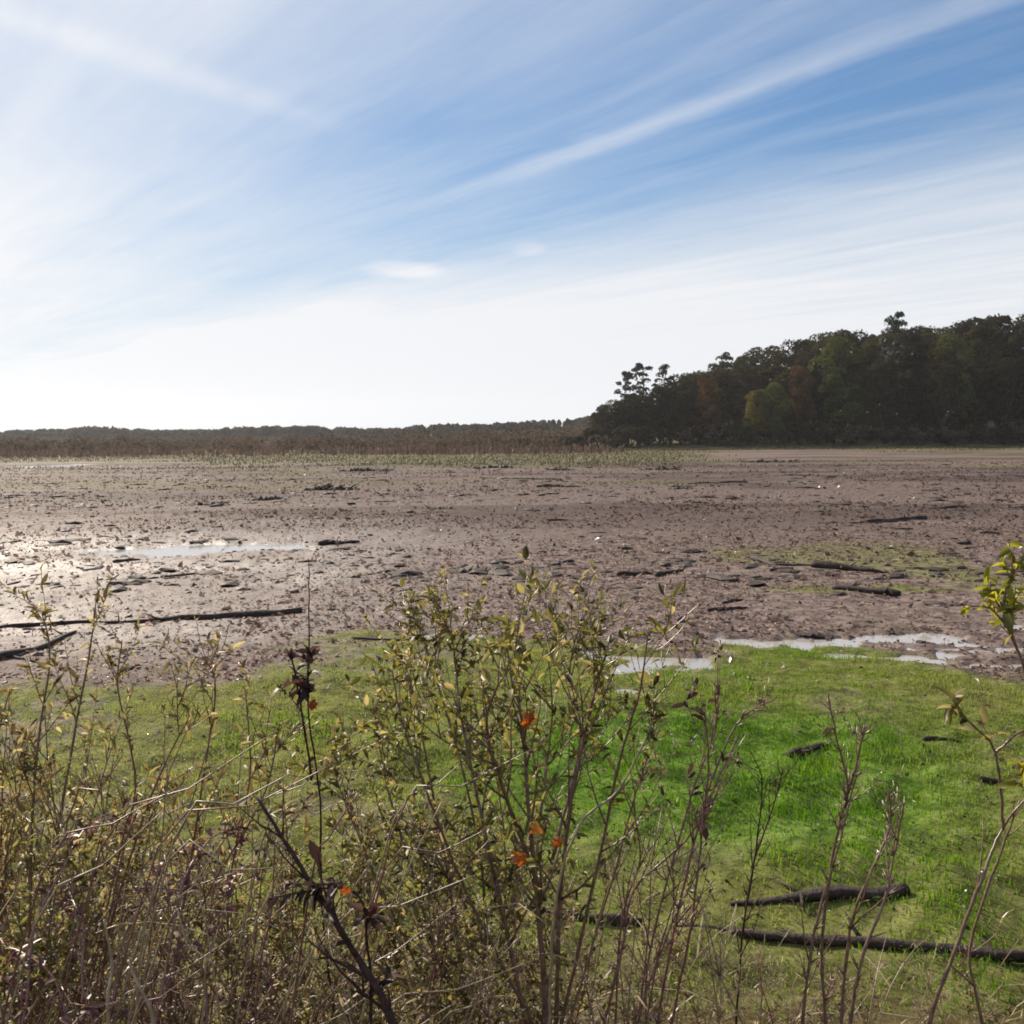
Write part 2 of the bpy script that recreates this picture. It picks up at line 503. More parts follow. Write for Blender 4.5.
# water sheets: flat, seen only where the mud dips below them
mt, nt, out = new_mat("pond_water")
p = N(nt, "ShaderNodeBsdfPrincipled")
p.inputs['Base Color'].default_value = (.30, .28, .265, 1); p.inputs['Roughness'].default_value = .13
p.inputs['IOR'].default_value = 1.33
geo = N(nt, "ShaderNodeNewGeometry")
wn = noise_n(nt, geo.outputs['Position'], 7, 3, .5)
bb = N(nt, "ShaderNodeBump"); bb.inputs['Strength'].default_value = .12; bb.inputs['Distance'].default_value = .02
nt.links.new(wn, bb.inputs['Height']); nt.links.new(bb.outputs[0], p.inputs['Normal'])
nt.links.new(p.outputs[0], out.inputs['Surface'])
M['water'] = mt
WATER_Z = -.052
for (x0, x1, y0, y1, lab) in [(-1.5, 14, 11.5, 19.5, "shallow puddles in a band across the mud at the right"),
                             (-3.2, -1.6, 13.5, 17.5, "small thin puddle on the mud left of the middle"),
                             (-26, -2, 19.6, 34, "long pale puddle on the mud at the left"),
                             (-70, -40, 95, 150, "far strip of water on the left side of the flat")]:
    me = bpy.data.meshes.new("puddle_water")
    me.from_pydata([(x0, y0, WATER_Z), (x1, y0, WATER_Z), (x1, y1, WATER_Z), (x0, y1, WATER_Z)], [], [(0, 1, 2, 3)])
    me.materials.append(M['water'])
    o = bpy.data.objects.new("puddle_water", me); col.objects.link(o)
    tag(o, lab, "water", kind="structure")


# ------------------------------------------------------------------ mud clods and litter (stuff)
def sample_flat(n, d0, d1, power=1.0, half=.62):
    """distances between d0 and d1, denser close by"""
    u = rng.random(n)
    d = 1 / ((1 / d0 ** power) * (1 - u) + (1 / d1 ** power) * u) ** (1 / power)
    x = (rng.random(n) * 2 - 1) * half * d
    return x, d


ico_v = []
t_ = (1 + 5 ** .5) / 2
for a_, b_ in ((-1, t_), (1, t_), (-1, -t_), (1, -t_)): ico_v.append((a_, b_, 0))
for a_, b_ in ((-1, t_), (1, t_), (-1, -t_), (1, -t_)): ico_v.append((0, a_, b_))
for a_, b_ in ((t_, -1), (t_, 1), (-t_, -1), (-t_, 1)): ico_v.append((a_, 0, b_))
ico_v = np.array(ico_v) / np.sqrt(1 + t_ * t_)
ico_f = np.array([(0, 11, 5), (0, 5, 1), (0, 1, 7), (0, 7, 10), (0, 10, 11), (1, 5, 9), (5, 11, 4), (11, 10, 2), (10, 7, 6), (7, 1, 8),
                  (3, 9, 4), (3, 4, 2), (3, 2, 6), (3, 6, 8), (3, 8, 9), (4, 9, 5), (2, 4, 11), (6, 2, 10), (8, 6, 7), (9, 8, 1)])


def scatter_blobs(name, x, y, size, flat, mat, label, cat, stretch=1.0):
    n = len(x)
    z = height(x, y)
    ang = rng.random(n) * 6.283
    V = np.repeat(ico_v[None], n, 0) * (1 + (rng.random((n, 12, 1)) - .5) * .7)
    V[:, :, 0] *= (1 + rng.random((n, 1)) * stretch)
    V[:, :, 2] *= flat
    ca, sa = np.cos(ang)[:, None], np.sin(ang)[:, None]
    vx = V[:, :, 0] * ca - V[:, :, 1] * sa; vy = V[:, :, 0] * sa + V[:, :, 1] * ca
    V = np.stack([vx, vy, V[:, :, 2]], -1) * size[:, None, None]
    V += np.stack([x, y, z + size * flat * .25], -1)[:, None, :]
    Fc = (ico_f[None] + (np.arange(n) * 12)[:, None, None]).reshape(-1, 3)
    o = np_mesh(name, V.reshape(-1, 3), Fc, mat, np.repeat(rng.random(n), 20))
    return tag(o, label, cat, kind="stuff")


x, y = sample_flat(6000, 10, 150, .8)
pm = puddle_mask(x, y); keep = (pm < .35) & ((zones(x, y)[0] < .3) | (y > 18)) & (vnoise(x, y, 3, 61) + .35 * rng.random(len(x)) > .42)
x, y = x[keep], y[keep]
s = (.010 + .0006 * y) * np.exp(rng.normal(0, .45, len(x)))
scatter_blobs("mud_clods", x, y, np.clip(s, .008, .12), .6, M['clod'], "small dark clods strewn over the drying mud", "mud clods", 1.0)


def scatter_flakes(name, x, y, size, mat, label, cat, lift=.4):
    n = len(x)
    z = height(x, y)
    a = rng.random(n) * 6.283; tilt = rng.normal(0, .55, n)
    d = np.stack([np.cos(a), np.sin(a), tilt], -1); s_ = np.stack([-np.sin(a), np.cos(a), rng.normal(0, .5, n)], -1)
    c = np.stack([x, y, z + size * lift], -1)
    L = size[:, None]; W = (size * (.25 + .5 * rng.random(n)))[:, None]
    upv = np.array([0, 0, 1.0]) * (size * .25)[:, None]
    V = np.stack([c - d * L, c + s_ * W + upv, c + d * L, c - s_ * W + upv, c - upv * .2], 1)
    base = (np.arange(n) * 5)[:, None, None]
    Fc = (np.array([(0, 4, 1), (1, 4, 2), (2, 4, 3), (3, 4, 0)])[None] + base).reshape(-1, 3)
    o = np_mesh(name, V.reshape(-1, 3), Fc, mat, np.repeat(rng.random(n), 4))
    return tag(o, label, cat, kind="stuff")


def scatter_plants(name, x, y, size, mat, label, cat, var):
    """curled scraps of dead water plant standing a little proud of the mud"""
    n = len(x)
    z = height(x, y)
    d = rng.normal(size=(n, 3)); d[:, 2] *= .55; d /= np.linalg.norm(d, axis=1, keepdims=True)
    e = np.cross(d, rng.normal(size=(n, 3))); e /= np.linalg.norm(e, axis=1, keepdims=True)
    f = np.cross(d, e)
    L = size[:, None]; W = (size * (.22 + .45 * rng.random(n)))[:, None]
    c = np.stack([x, y, z + size * (.05 + .4 * rng.random(n))], -1)
    V = np.stack([c - d * L, c + e * W + f * W * .5, c + d * L * (.6 + .4 * rng.random((n, 1))), c - e * W + f * W * .4, c - f * W * .3], 1)
    base = (np.arange(n) * 5)[:, None, None]
    Fc = (np.array([(0, 4, 1), (1, 4, 2), (2, 4, 3), (3, 4, 0)])[None] + base).reshape(-1, 3)
    o = np_mesh(name, V.reshape(-1, 3), Fc, mat, np.repeat(var, 4))
    return tag(o, label, cat, kind="stuff")


x, y = sample_flat(115000, 9.0, 125, .4)
patch = vnoise(x / 2.0, y, 4.5, 63) * .6 + vnoise(x, y, 1.0, 64) * .4
keep = (puddle_mask(x, y) < .3) & (rng.random(len(x)) < .25 + 1.1 * sstep(.35, .65, patch))
x, y, patch = x[keep], y[keep], patch[keep]
gz, wz, dkz, _, _ = zones(x, y)
keep = rng.random(len(x)) > np.maximum(.6 * wz, np.where(y < 18, sstep(.15, .55, gz) * .97, 0))
x, y, patch, dkz = x[keep], y[keep], patch[keep], dkz[keep]
v = np.clip(rng.beta(1.9, 1.9, len(x)) - .15 * sstep(.45, .7, patch) * sstep(22, 45, y) - .38 * dkz, 0, 1)
scatter_plants("dead_water_plants", x, y, np.clip((.018 + .0008 * y) * np.exp(rng.normal(0, .45, len(x))), .008, .16), M['plant_litter'], "brown scraps of dead water plants over the whole mud flat", "plant litter", v)

x, y = sample_flat(1700, 19, 112, .5)
keep = (puddle_mask(x, y) < .3) & (rng.random(len(x)) < .12 + 1.1 * sstep(.42, .68, vnoise(x / 2.5, y, 6, 66)))
x, y = x[keep], y[keep]
scatter_blobs("dark_mud_lumps", x, y, np.clip((.035 + .0022 * y) * np.exp(rng.normal(0, .5, len(x))), .03, .22), .34, M['dark_lump'], "dark wet lumps and rotted plant mats across the mud flat", "mud lumps", 2.0)
x, y = sample_flat(1100, 12, 130, .9)
scatter_flakes("pale_litter", x, y, np.clip((.008 + .0007 * y) * np.exp(rng.normal(0, .5, len(x))), .008, .10), M['pale_bits'], "pale flecks of shell and dry leaf on the mud", "litter")
x, y = sample_flat(2600, 6.0, 16, .5)
keep = (puddle_mask(x, y) < .4)
x, y = x[keep], y[keep]
scatter_plants("dark_litter", x, y, np.clip(.014 * np.exp(rng.normal(0, .45, len(x))), .005, .035), M['dark_bits'], "dark leaf and twig litter among the green growth", "litter", rng.random(len(x)))


n = 3800
y = 5.3 + 8.2 * rng.random(n); x = (rng.random(n) * 2 - 1) * (.6 * y + .3)
scatter_plants("dry_litter", x, y, np.clip(.013 * np.exp(rng.normal(0, .5, n)), .004, .04), M['straw'], "dry straw bits lying in the green growth", "litter", rng.random(n) * .6)

# ------------------------------------------------------------------ grass (stuff)
def blades(name, x, y, L, W, mat, label, cat, lean=.5, var=None):
    n = len(x)
    z = height(x, y)
    a = rng.random(n) * 6.283; f = rng.random(n) * 6.283
    b = np.stack([x, y, z - .004], -1)
    s_ = np.stack([np.cos(f), np.sin(f), 0 * f], -1) * (W / 2)[:, None]
    ln = rng.random(n) * lean
    h1 = np.stack([np.cos(a) * ln * .4, np.sin(a) * ln * .4, np.full(n, .55)], -1) * L[:, None]
    h2 = np.stack([np.cos(a) * ln * 1.2, np.sin(a) * ln * 1.2, 1 - .35 * ln], -1) * L[:, None]
    V = np.stack([b - s_, b + s_, b + h1 - s_ * .7, b + h1 + s_ * .7, b + h2], 1)
    base = (np.arange(n) * 5)[:, None]
    T = np.stack([base + [0, 1, 3], base + [0, 3, 2], base + [2, 3, 4]], 1).reshape(-1, 3)
    vv = rng.random(n) if var is None else var
    o = np_mesh(name, V.reshape(-1, 3), T, mat, np.repeat(vv, 3))
    return tag(o, label, cat, kind="stuff")


n = 330000
x = (rng.random(n) * 2 - 1) * 9.5; y = 5.0 + rng.random(n) ** .9 * 12.5
g, w, dk, bk, lu = zones(x, y)
keep = (rng.random(n) < np.clip(g * 1.15 - .15, 0, 1) * (.35 + .65 * sstep(.3, .6, vnoise(x, y, .35, 71)))) & (puddle_mask(x, y) < .25) & (np.abs(x) < .62 * y + .5)
x, y = x[keep], y[keep]
lush = lu[keep]
L = (.022 + .028 * rng.random(len(x))) * (.65 + 1.4 * vnoise(x, y, .45, 72) ** 1.5) * (1 + .8 * lush)
v = np.clip(.86 - .50 * lush + rng.normal(0, .14, len(x)) + .5 * (vnoise(x, y, 1.3, 73) - .5) + .2 * (1 - sstep(-3, .5, x)), 0, 1)
blades("grass", x, y, L, .006 + .006 * rng.random(len(x)), M['green_blade'], "low bright green growth on the mud below the bank", "grass", .9, v)

# ---------------------------------------------------------------- far marsh, reeds and scrub (stuff)
n = 42000
y = 105 + 155 * rng.random(n); x = (rng.random(n) * 2 - 1) * .66 * y
keep = rng.random(n) < sstep(-14, 18, y + (vnoise(x, y, 9, 33) - .5) * 60 + (vnoise(x, y, 30, 45) - .5) * 70 - (122 + 100 * sstep(10, 45, x)))
x, y = x[keep], y[keep]
blades("marsh_grass", x, y, .12 + .30 * rng.random(len(x)), .07 + .10 * rng.random(len(x)), M['marsh_blade'], "olive marsh grass along the far edge of the mud", "grass", .8)

n = 52000
y = 185 + 430 * rng.random(n) ** .8; x = -.75 * y + (.75 + .11) * y * rng.random(n)
keep = (rng.random(n) < .15 + .95 * sstep(.3, .6, vnoise(x / 1.6, y, 14, 81)))
x, y = x[keep], y[keep]
L = (.5 + 1.5 * rng.random(len(x))) * (.25 + 1.2 * vnoise(x / 1.6, y, 14, 82)) * (1 + .7 * sstep(300, 560, y))
blades("reeds", x, y, L, .15 + .5 * rng.random(len(x)), M['reed_blade'], "reddish brown reed belt across the far left shore", "reeds", .35)


def clump_quads(cs, rad, per, size, flat=.8):
    """leaf clumps on the shells of ellipsoid crowns: cs (n,3), rad (n,3)"""
    n = len(cs)
    d = rng.normal(size=(n, per, 3)); d /= np.linalg.norm(d, axis=2, keepdims=True)
    d[:, :, 2] = np.where(d[:, :, 2] < -.35, -d[:, :, 2], d[:, :, 2])
    rr = .72 + .36 * rng.random((n, per, 1))
    c = cs[:, None, :] + d * rad[:, None, :] * rr
    nrm = d + rng.normal(size=d.shape) * .55
    nrm /= np.linalg.norm(nrm, axis=2, keepdims=True)
    u = np.cross(nrm, rng.normal(size=d.shape)); u /= np.linalg.norm(u, axis=2, keepdims=True)
    w = np.cross(nrm, u)
    sz = size * (.5 + rng.random((n, per, 1)))
    bend = nrm * sz * .25
    V = np.stack([c - u * sz + bend, c - w * sz * .7 - bend * .4, c + u * sz + bend, c + w * sz * .7 - bend * .4], 2).reshape(-1, 3)
    Fq = np.arange(n * per * 4).reshape(-1, 4)
    return V, Fq


# scrub willows standing in the reeds
n = 800
y = 215 + 370 * rng.random(n); x = -.72 * y + (.72 + .10) * y * rng.random(n)
hh = (1.6 + 2.6 * rng.random(n)) * (1 + .6 * sstep(-60, 20, x))
cs = np.stack([x, y, height(x, y) + hh * .5], -1)
V, Fq = clump_quads(cs, np.stack([hh * .8, hh * .8, hh * .55], -1), 70, .32)
o = np_mesh("scrub", V, Fq, M['scrub_leaf'], rng.random(len(Fq)))
tag(o, "brown leafless scrub standing in the far reeds", "scrub", kind="stuff")


def hor(px): return 438 + (512 - px) * math.tan(ROLL)


FAR = [(-320, 428), (-120, 431), (0, 431), (60, 429), (100, 427), (150, 430), (200, 433), (225, 428), (300, 426), (345, 428), (400, 430), (420, 425), (470, 425), (520, 422), (580, 420), (640, 420)]
cs = []; rad = []
for k in range(600):
    px = random.uniform(-320, 640)
    d = random.uniform(610, 720)
    for (a, b) in zip(FAR, FAR[1:]):
        if a[0] <= px <= b[0]: ty = a[1] + (b[1] - a[1]) * (px - a[0]) / (b[0] - a[0])
    q = at(px, ty + random.choice((0, 0, 1, 2, 4)) + random.uniform(-.4, .9), d)
    g0 = hz(q.x, q.y)
    hgt = max(5, q.z - g0)
    con = px > 430 and random.random() < .45
    w = random.uniform(2.6, 5.2) * (.45 if con else 1)
    cs.append((q.x, q.y, g0 + hgt * .52)); rad.append((w, w, hgt * .5))
    cs.append((q.x, q.y - random.uniform(2, 10), g0 + hgt * .18)); rad.append((w * 1.3, w, hgt * .30))
    if con:
        cs.append((q.x, q.y, g0 + hgt * .85)); rad.append((w * .4, w * .4, hgt * .22))
V, Fq = clump_quads(np.array(cs), np.array(rad), 130, .95)
o = np_mesh("far_wood", V, Fq, M['far_leaf'], rng.random(len(Fq)))
tag(o, "low dark wooded ridge along the horizon at the left", "far wood", kind="stuff")


# ------------------------------------------------------------------ the wood on the right
def tree_meshes(kind, seed):
    random.seed(seed)
    tr = MB()
    H = 10.0
    if kind == 'pine':
        pts = [Vector((random.uniform(-.12, .12) * k, random.uniform(-.1, .1) * k, H * k / 6 * .97)) for k in range(7)]
        tr.tube(pts, [.17 - .022 * k for k in range(7)], 7)
        lobes = []
        for k in range(17):
            zz = H * (.50 + .47 * k / 16); a = k * 2.4 + random.uniform(-.6, .6); ln = random.uniform(.3, 1.7) * (1.15 - .7 * k / 16)
            b = Vector((0, 0, zz)); e = b + Vector((math.cos(a) * ln, math.sin(a) * ln, random.uniform(.1, .6)))
            tr.tube([b, (b + e) / 2 + Vector((0, 0, -.1)), e], [.06, .045, .02], 5)
            q = random.uniform(.32, .66)
            lobes.append((e, (q, q, q * random.uniform(.55, .95))))
        lobes.append((Vector((0, 0, H * .96)), (.5, .5, .45)))
        per, size = 70, .14
    elif kind == 'spire':
        pts = [Vector((0, 0, H * k / 5 * .98)) for k in range(6)]
        tr.tube(pts, [.2 - .036 * k for k in range(6)], 7)
        lobes = []
        for k in range(16):
            f = k / 15; zz = H * (.18 + .80 * f); w = 1.75 * (1 - f) ** .8 + .22
            a = k * 2.4
            lobes.append((Vector((math.cos(a) * w * .45, math.sin(a) * w * .45, zz)), (w * .62, w * .62, .5)))
            tr.tube([Vector((0, 0, zz)), Vector((math.cos(a) * w * .9, math.sin(a) * w * .9, zz - .15))], [.05, .015], 4)
        per, size = 130, .17
    else:
        lean = Vector((random.uniform(-.5, .5), random.uniform(-.5, .5), 0))
        pts = [lean * (k / 5) ** 2 + Vector((random.uniform(-.08, .08), random.uniform(-.08, .08), H * .75 * k / 5)) for k in range(6)]
        tr.tube(pts, [.26, .2, .17, .13, .09, .05], 8)
        lobes = []
        nl = random.randint(26, 32)
        for k in range(nl):
            f = (k + .5) / nl
            zz = H * (.22 + .72 * f)
            w = 3.3 * max(.05, math.sin(min(.97, (.20 + f * .74)) * math.pi)) ** .55 * (1.0 if kind == 'broad' else .74)
            a = k * 2.399 + random.uniform(-.5, .5); rr = w * random.uniform(.25, .85)
            e = Vector((math.cos(a) * rr, math.sin(a) * rr, zz)) + lean * f
            b = pts[min(5, int(f * 5))]
            tr.tube([b, (b + e) / 2 + Vector((0, 0, .15)), e], [.075, .05, .018], 5)
            q = random.uniform(.55, 1.35)
            lobes.append((e, (q, q, q * random.uniform(.6, .9))))
        per, size = 230, .125
    cs = np.array([tuple(l[0]) for l in lobes]); rd = np.array([l[1] for l in lobes])
    V, Fq = clump_quads(cs, rd, per, size)
    lv = np.repeat(rng.random(len(lobes)), per)
    var = np.clip(.55 * lv + .45 * rng.random(len(Fq)), 0, 1)
    return tr, V, Fq, var


def make_tree(kind, seed, leafm, name):
    tr, V, Fq, var = tree_meshes(kind, seed)
    root = bpy.data.objects.new(name, None); col.objects.link(root)
    tr.build("trunk", M['trunk'], root)
    c = np_mesh("crown", V, Fq, leafm, var); c.parent = root
    return root


protos = {}


def get_tree(kind, leaf, idx):
    key = (kind, leaf, idx)
    name = {'pine': 'pine_tree', 'spire': 'conifer_tree'}.get(kind, 'broadleaf_tree')
    if key not in protos:
        st = random.getstate()
        protos[key] = make_tree(kind, 100 + idx * 7 + len(kind), M[leaf], name)
        random.setstate(st)
        return protos[key]
    return copy_tree(protos[key])


SKY = [(560, 438), (590, 424), (598, 408), (610, 398), (630, 393), (650, 388), (668, 376), (684, 371), (700, 372), (716, 362), (740, 357), (760, 346), (800, 336), (840, 328), (872, 331), (900, 326), (930, 326), (960, 318), (1024, 311), (1100, 306), (1300, 300)]


def skyline(px):
    for a, b in zip(SKY, SKY[1:]):
        if a[0] <= px <= b[0]: return a[1] + (b[1] - a[1]) * (px - a[0]) / (b[0] - a[0])
    return 438


def plant_tree(px, d, top_y, kind, leaf, idx, label, group=None, wide=1.0):
    q = at(px, top_y, d)
    g0 = hz(q.x, q.y)
    h = q.z - g0
    o = get_tree(kind, leaf, idx)
    s = h / 10.0
    o.location = (q.x, q.y, g0 - .1)
    w = s * wide
    o.scale = (w, w, s)
    o.rotation_euler = (0, 0, random.uniform(0, 6.28))
    tag(o, label, 'tree', group)
    return o


random.seed(5)
# named, recognisable trees of the front
plant_tree(640, 268, 365, 'pine', 'pine_leaf', 0, "tallest open pine standing up at the left end of the wood", "pines at the end of the wood", 1.1)
plant_tree(626, 266, 373, 'pine', 'pine_leaf', 1, "smaller open pine at the extreme left of the three open pines", "pines at the end of the wood", 1.0)
plant_tree(664, 272, 366, 'pine', 'pine_leaf', 2, "open pine right of the tallest pine, sky showing through its crown", "pines at the end of the wood", 1.0)
plant_tree(724, 285, 354, 'pine', 'pine_leaf', 0, "ragged dark pine top rising where the wood steps up", "pines at the end of the wood", 1.0)
plant_tree(896, 262, 320, 'pine', 'pine_leaf', 3, "dark pine whose ragged top breaks the skyline on the right", None, .85)
plant_tree(800, 258, 366, 'broad', 'rust_leaf', 4, "rusty orange tree halfway up the front of the wood", None, .75)
plant_tree(758, 254, 388, 'tall', 'gold_leaf', 5, "narrow yellow-green tree at the front edge of the wood", None, .9)
plant_tree(775, 253, 382, 'broad', 'olive_leaf', 6, "round olive green tree beside the narrow yellow-green one", None, .85)
plant_tree(708, 256, 376, 'broad', 'rust_leaf', 5, "faded brown tree between the pines and the yellow-green tree", None, .8)
plant_tree(846, 258, 336, 'tall', 'olive_leaf', 7, "tall olive tree with a brownish crown right of the orange tree", None, 1.0)
plant_tree(952, 262, 334, 'broad', 'olive_leaf', 4, "broad greenish tree under the skyline near the right edge", None, .8)
# rounded trees stepping down at the left end
for (px, d, ty) in [(597, 262, 412), (606, 260, 404), (616, 264, 400), (627, 259, 398), (638, 266, 394), (649, 260, 396), (660, 268, 384), (671, 262, 386), (682, 272, 374), (692, 264, 380), (702, 276, 371)]:
    plant_tree(px, d, ty, 'broad', 'oak_leaf', 4 + int(px) % 4, "rounded bushy tree stepping down at the left end of the wood", "bushy trees at the left end of the wood", random.uniform(1.05, 1.45))
# back row forms the skyline
k = 0
for (step, d0, d1, a0, a1, lab, grp) in [
        (17, 292, 318, 0, 4, "dark broadleaf tree in the back row of the wood, only its top showing", "back row of the wood"),
        (20, 270, 284, .04, .2, "dark brownish broadleaf tree in the middle of the wood", "middle rows of the wood"),
        (19, 257, 266, .2, .52, "dark tree along the shaded front edge of the wood", "front edge of the wood")]:
    for px in range(686 if d0 > 290 else 604, 1130, step):
        d = random.uniform(d0, d1)
        sk = skyline(px)
        ty = sk + random.uniform(a0, a1) if d0 > 290 else sk + (446 - sk) * random.uniform(a0, a1)
        plant_tree(px + random.uniform(-5, 5), d, ty, random.choice(('broad', 'broad', 'tall')), 'oak_leaf', 4 + (k * 3) % 4, lab, grp, random.uniform(.85, 1.15))
        k += 1


# low bushes under the front edge
def bush_proto(seed, leafm):
    random.seed(seed)
    st = MB(); lobes = []
    for i in range(9):
        a = random.uniform(0, 6.28); r = random.uniform(.1, 1.0)
        e = Vector((math.cos(a) * r, math.sin(a) * r, random.uniform(.5, 1.5)))
        st.tube([Vector((0, 0, -.05)), e * .5, e], [.05, .035, .015], 5)
        lobes.append((e, (.6, .6, .5)))
    cs = np.array([tuple(l[0]) for l in lobes]); rd = np.array([l[1] for l in lobes])
    V, Fq = clump_quads(cs, rd, 110, .13)
    root = bpy.data.objects.new("bush", None); col.objects.link(root)
    st.build("stem", M['trunk'], root)
    c = np_mesh("foliage", V, Fq, leafm, rng.random(len(Fq))); c.parent = root
    return root


bp = [bush_proto(301, M['oak_leaf']), bush_proto(302, M['scrub_leaf'])]
random.seed(6)
used = set()
for i, px in enumerate(list(range(596, 1100, 17)) + [540, 556, 572, 585, 520]):
    q = at(px, 440, random.uniform(251, 258) if px > 590 else random.uniform(262, 300))
    pr = bp[i % 2]
    o = pr if (i % 2) not in used else copy_tree(pr)
    used.add(i % 2)
    s = random.uniform(1.6, 3.2) if px > 590 else random.uniform(1.4, 2.2)
    o.location = (q.x, q.y, hz(q.x, q.y) - .1); o.scale = (s * 1.2, s * 1.2, s)
    o.rotation_euler = (0, 0, random.uniform(0, 6.28))
    if px > 590: tag(o, "dark low bush at the foot of the wood", 'bush', "bushes at the foot of the wood")
    else: tag(o, "brown low bush standing alone left of the wood", 'bush', "bushes left of the wood")

# green fringe before the wood
n = 9000
px_ = 520 + 640 * rng.random(n)
d = 226 + 26 * rng.random(n)
x = (px_ - 512) / F * d
keep = rng.random(n) < np.where(px_ > 850, .35, 1.0)
x, d = x[keep], d[keep]
blades("shore_grass", x, d, .3 + .6 * rng.random(len(x)) * vnoise(x, d, 6, 91), .12 + .2 * rng.random(len(x)), M['marsh_blade'], "pale green grass strip below the wood", "grass", .7)


# ------------------------------------------------------------------ driftwood and root clumps on the mud
def smooth_path(pts, k=5):
    """Catmull-Rom through the control points"""
    P = [pts[0]] + list(pts) + [pts[-1]]
    res = []
    for i in range(1, len(P) - 2):
        for j in range(k):
            t = j / k
            a, b, c, d = P[i - 1], P[i], P[i + 1], P[i + 2]
            res.append(.5 * ((2 * b) + (c - a) * t + (2 * a - 5 * b + 4 * c - d) * t * t + (3 * b - a - 3 * c + d) * t ** 3))
    res.append(P[-2])
    return res


def make_log(name, a, b, r, label, group=None, mat='driftwood', stubs=2, bend=.10, cat='log', taper=.45):
    a = Vector(a); b = Vector(b)
    L = (b - a).length
    mb = MB()
    n = max(5, min(16, int(L / .35)))
    perp = Vector((-(b - a).y, (b - a).x, 0)).normalized()
    pts = []; rad = []
    ph = random.uniform(0, 6.28)
    for i in range(n + 1):
        f = i / n
        q = a.lerp(b, f) + perp * math.sin(f * 3.1 + ph) * bend * L * .5
        rr = r * (1 - (1 - taper) * f) * random.uniform(.85, 1.15)
        q.z = hz(q.x, q.y) + rr * .38 + random.uniform(-.15, .25) * r
        pts.append(q); rad.append(rr)
    rad[0] *= .75; rad[-1] *= .5
    root = empty(name, pts[0] - Vector((0, 0, rad[0])), label, cat, group)
    mb.tube(smooth_path(pts, 3), [x_ for i_ in range(len(rad) - 1) for x_ in (rad[i_], rad[i_] * .67 + rad[i_ + 1] * .33, rad[i_] * .33 + rad[i_ + 1] * .67)] + [rad[-1]], 13, lump=.12, ridge=.16)
    mb.build("trunk", M[mat], root, root.location)
    for s in range(stubs):
        i = random.randint(1, n - 1)
        d = (perp * random.choice((-1, 1)) + Vector((0, 0, random.uniform(.0, .55))) + (b - a).normalized() * random.uniform(.2, .9)).normalized()
        ln = r * random.uniform(2.5, 5.5)
        q = pts[i]
        br = MB()
        e1 = q + d * ln * .5 + rvec() * ln * .08; e2 = q + d * ln + rvec() * ln * .18
        br.tube([q, e1, e2], [rad[i] * .45, rad[i] * .33, rad[i] * .12], 6, lump=.12)
        br.build("branch", M[mat], root, root.location)
    return root


def pxlog(x0, y0, x1, y1, tpx, label, **kw):
    a = on_flat(x0, y0); b = on_flat(x1, y1)
    r = tpx / F * (a.y + b.y) / 2 / 2
    return make_log("driftwood_log", a, b, r, label, **kw)


random.seed(21)
pxlog(905, 886, 730, 905, 17, "thick dark log lying in the green growth, the farther of two at lower right", stubs=2, bend=.03)
pxlog(1060, 950, 676, 928, 14, "long dark log across the green growth, the nearer of two at lower right", stubs=3, bend=.05, taper=.6)
pxlog(642, 915, 520, 906, 16, "dark rotting log half hidden behind the central willow shrub", stubs=2)
pxlog(302, 613, 95, 623, 10, "long straight log on pale mud at the left, thick at its right end", stubs=3, bend=.03, taper=.3)
pxlog(92, 622, -70, 631, 5, "thin pole continuing the long straight log to the left edge", stubs=1, bend=.04)
pxlog(-30, 672, 72, 634, 10, "slanting grey branch on the mud at the far left", stubs=3, bend=.08)
pxlog(-40, 655, 26, 660, 8, "short broken branch beside the slanting grey branch", stubs=2)
pxlog(812, 568, 886, 573, 9, "dark log at the right end of the broken row on the mud", stubs=4, bend=.05)
pxlog(778, 566, 812, 567, 5, "thin middle piece of the broken row of driftwood", stubs=1)
pxlog(750, 559, 780, 566, 7, "slanting left piece of the broken row of driftwood", stubs=3)
pxlog(834, 589, 900, 595, 8, "dark log with a heavy right end below the broken row", stubs=4, bend=.06, taper=1.2)
pxlog(930, 519, 848, 523, 5, "long thin dark log lying far out on the right", stubs=2)
pxlog(968, 507, 930, 508, 4, "short dark log behind the long thin one on the right", stubs=1)
pxlog(908, 521, 868, 523, 3, "thin stick touching the left end of the long thin log on the right", stubs=1)
pxlog(618, 577, 652, 574, 6, "left of two dark driftwood pieces near the middle of the flat", stubs=3)
pxlog(656, 577, 684, 570, 6, "right of two dark driftwood pieces near the middle of the flat", stubs=2)
pxlog(706, 612, 748, 609, 6, "forked dark stick on the mud just above the right-hand puddles", stubs=3)
pxlog(722, 604, 748, 602, 4, "small stick just behind the forked dark stick above the puddles", stubs=1)
pxlog(536, 487, 582, 487, 4, "long low log far out in the middle of the flat", stubs=3)
pxlog(318, 546, 360, 544, 7, "dark log at the right end of the long pale puddle", stubs=3)
pxlog(136, 582, 160, 577, 4, "left of two thin sticks below the long pale puddle", stubs=1)
pxlog(160, 577, 198, 573, 4, "right of two thin sticks below the long pale puddle", stubs=1)
pxlog(114, 563, 140, 560, 4, "short stick at the left end of the long pale puddle", stubs=1)
pxlog(786, 757, 834, 749, 10, "black rotten branch lying in the bright green growth", stubs=3, bend=.15)
pxlog(922, 738, 962, 740, 6, "curved dark stick behind the drooping leaf sprig at right", stubs=1, bend=.3)
pxlog(980, 778, 1060, 786, 8, "dark branch in the growth at the right edge", stubs=2)
pxlog(440, 600, 400, 603, 4, "thin stick on the mud left of the central shrub's top", stubs=1)
pxlog(350, 640, 500, 646, 3, "long thin twig on the mud behind the central shrub", stubs=2)
pxlog(745, 482, 690, 484, 2.5, "low dark log line on the far flat right of centre", stubs=1)
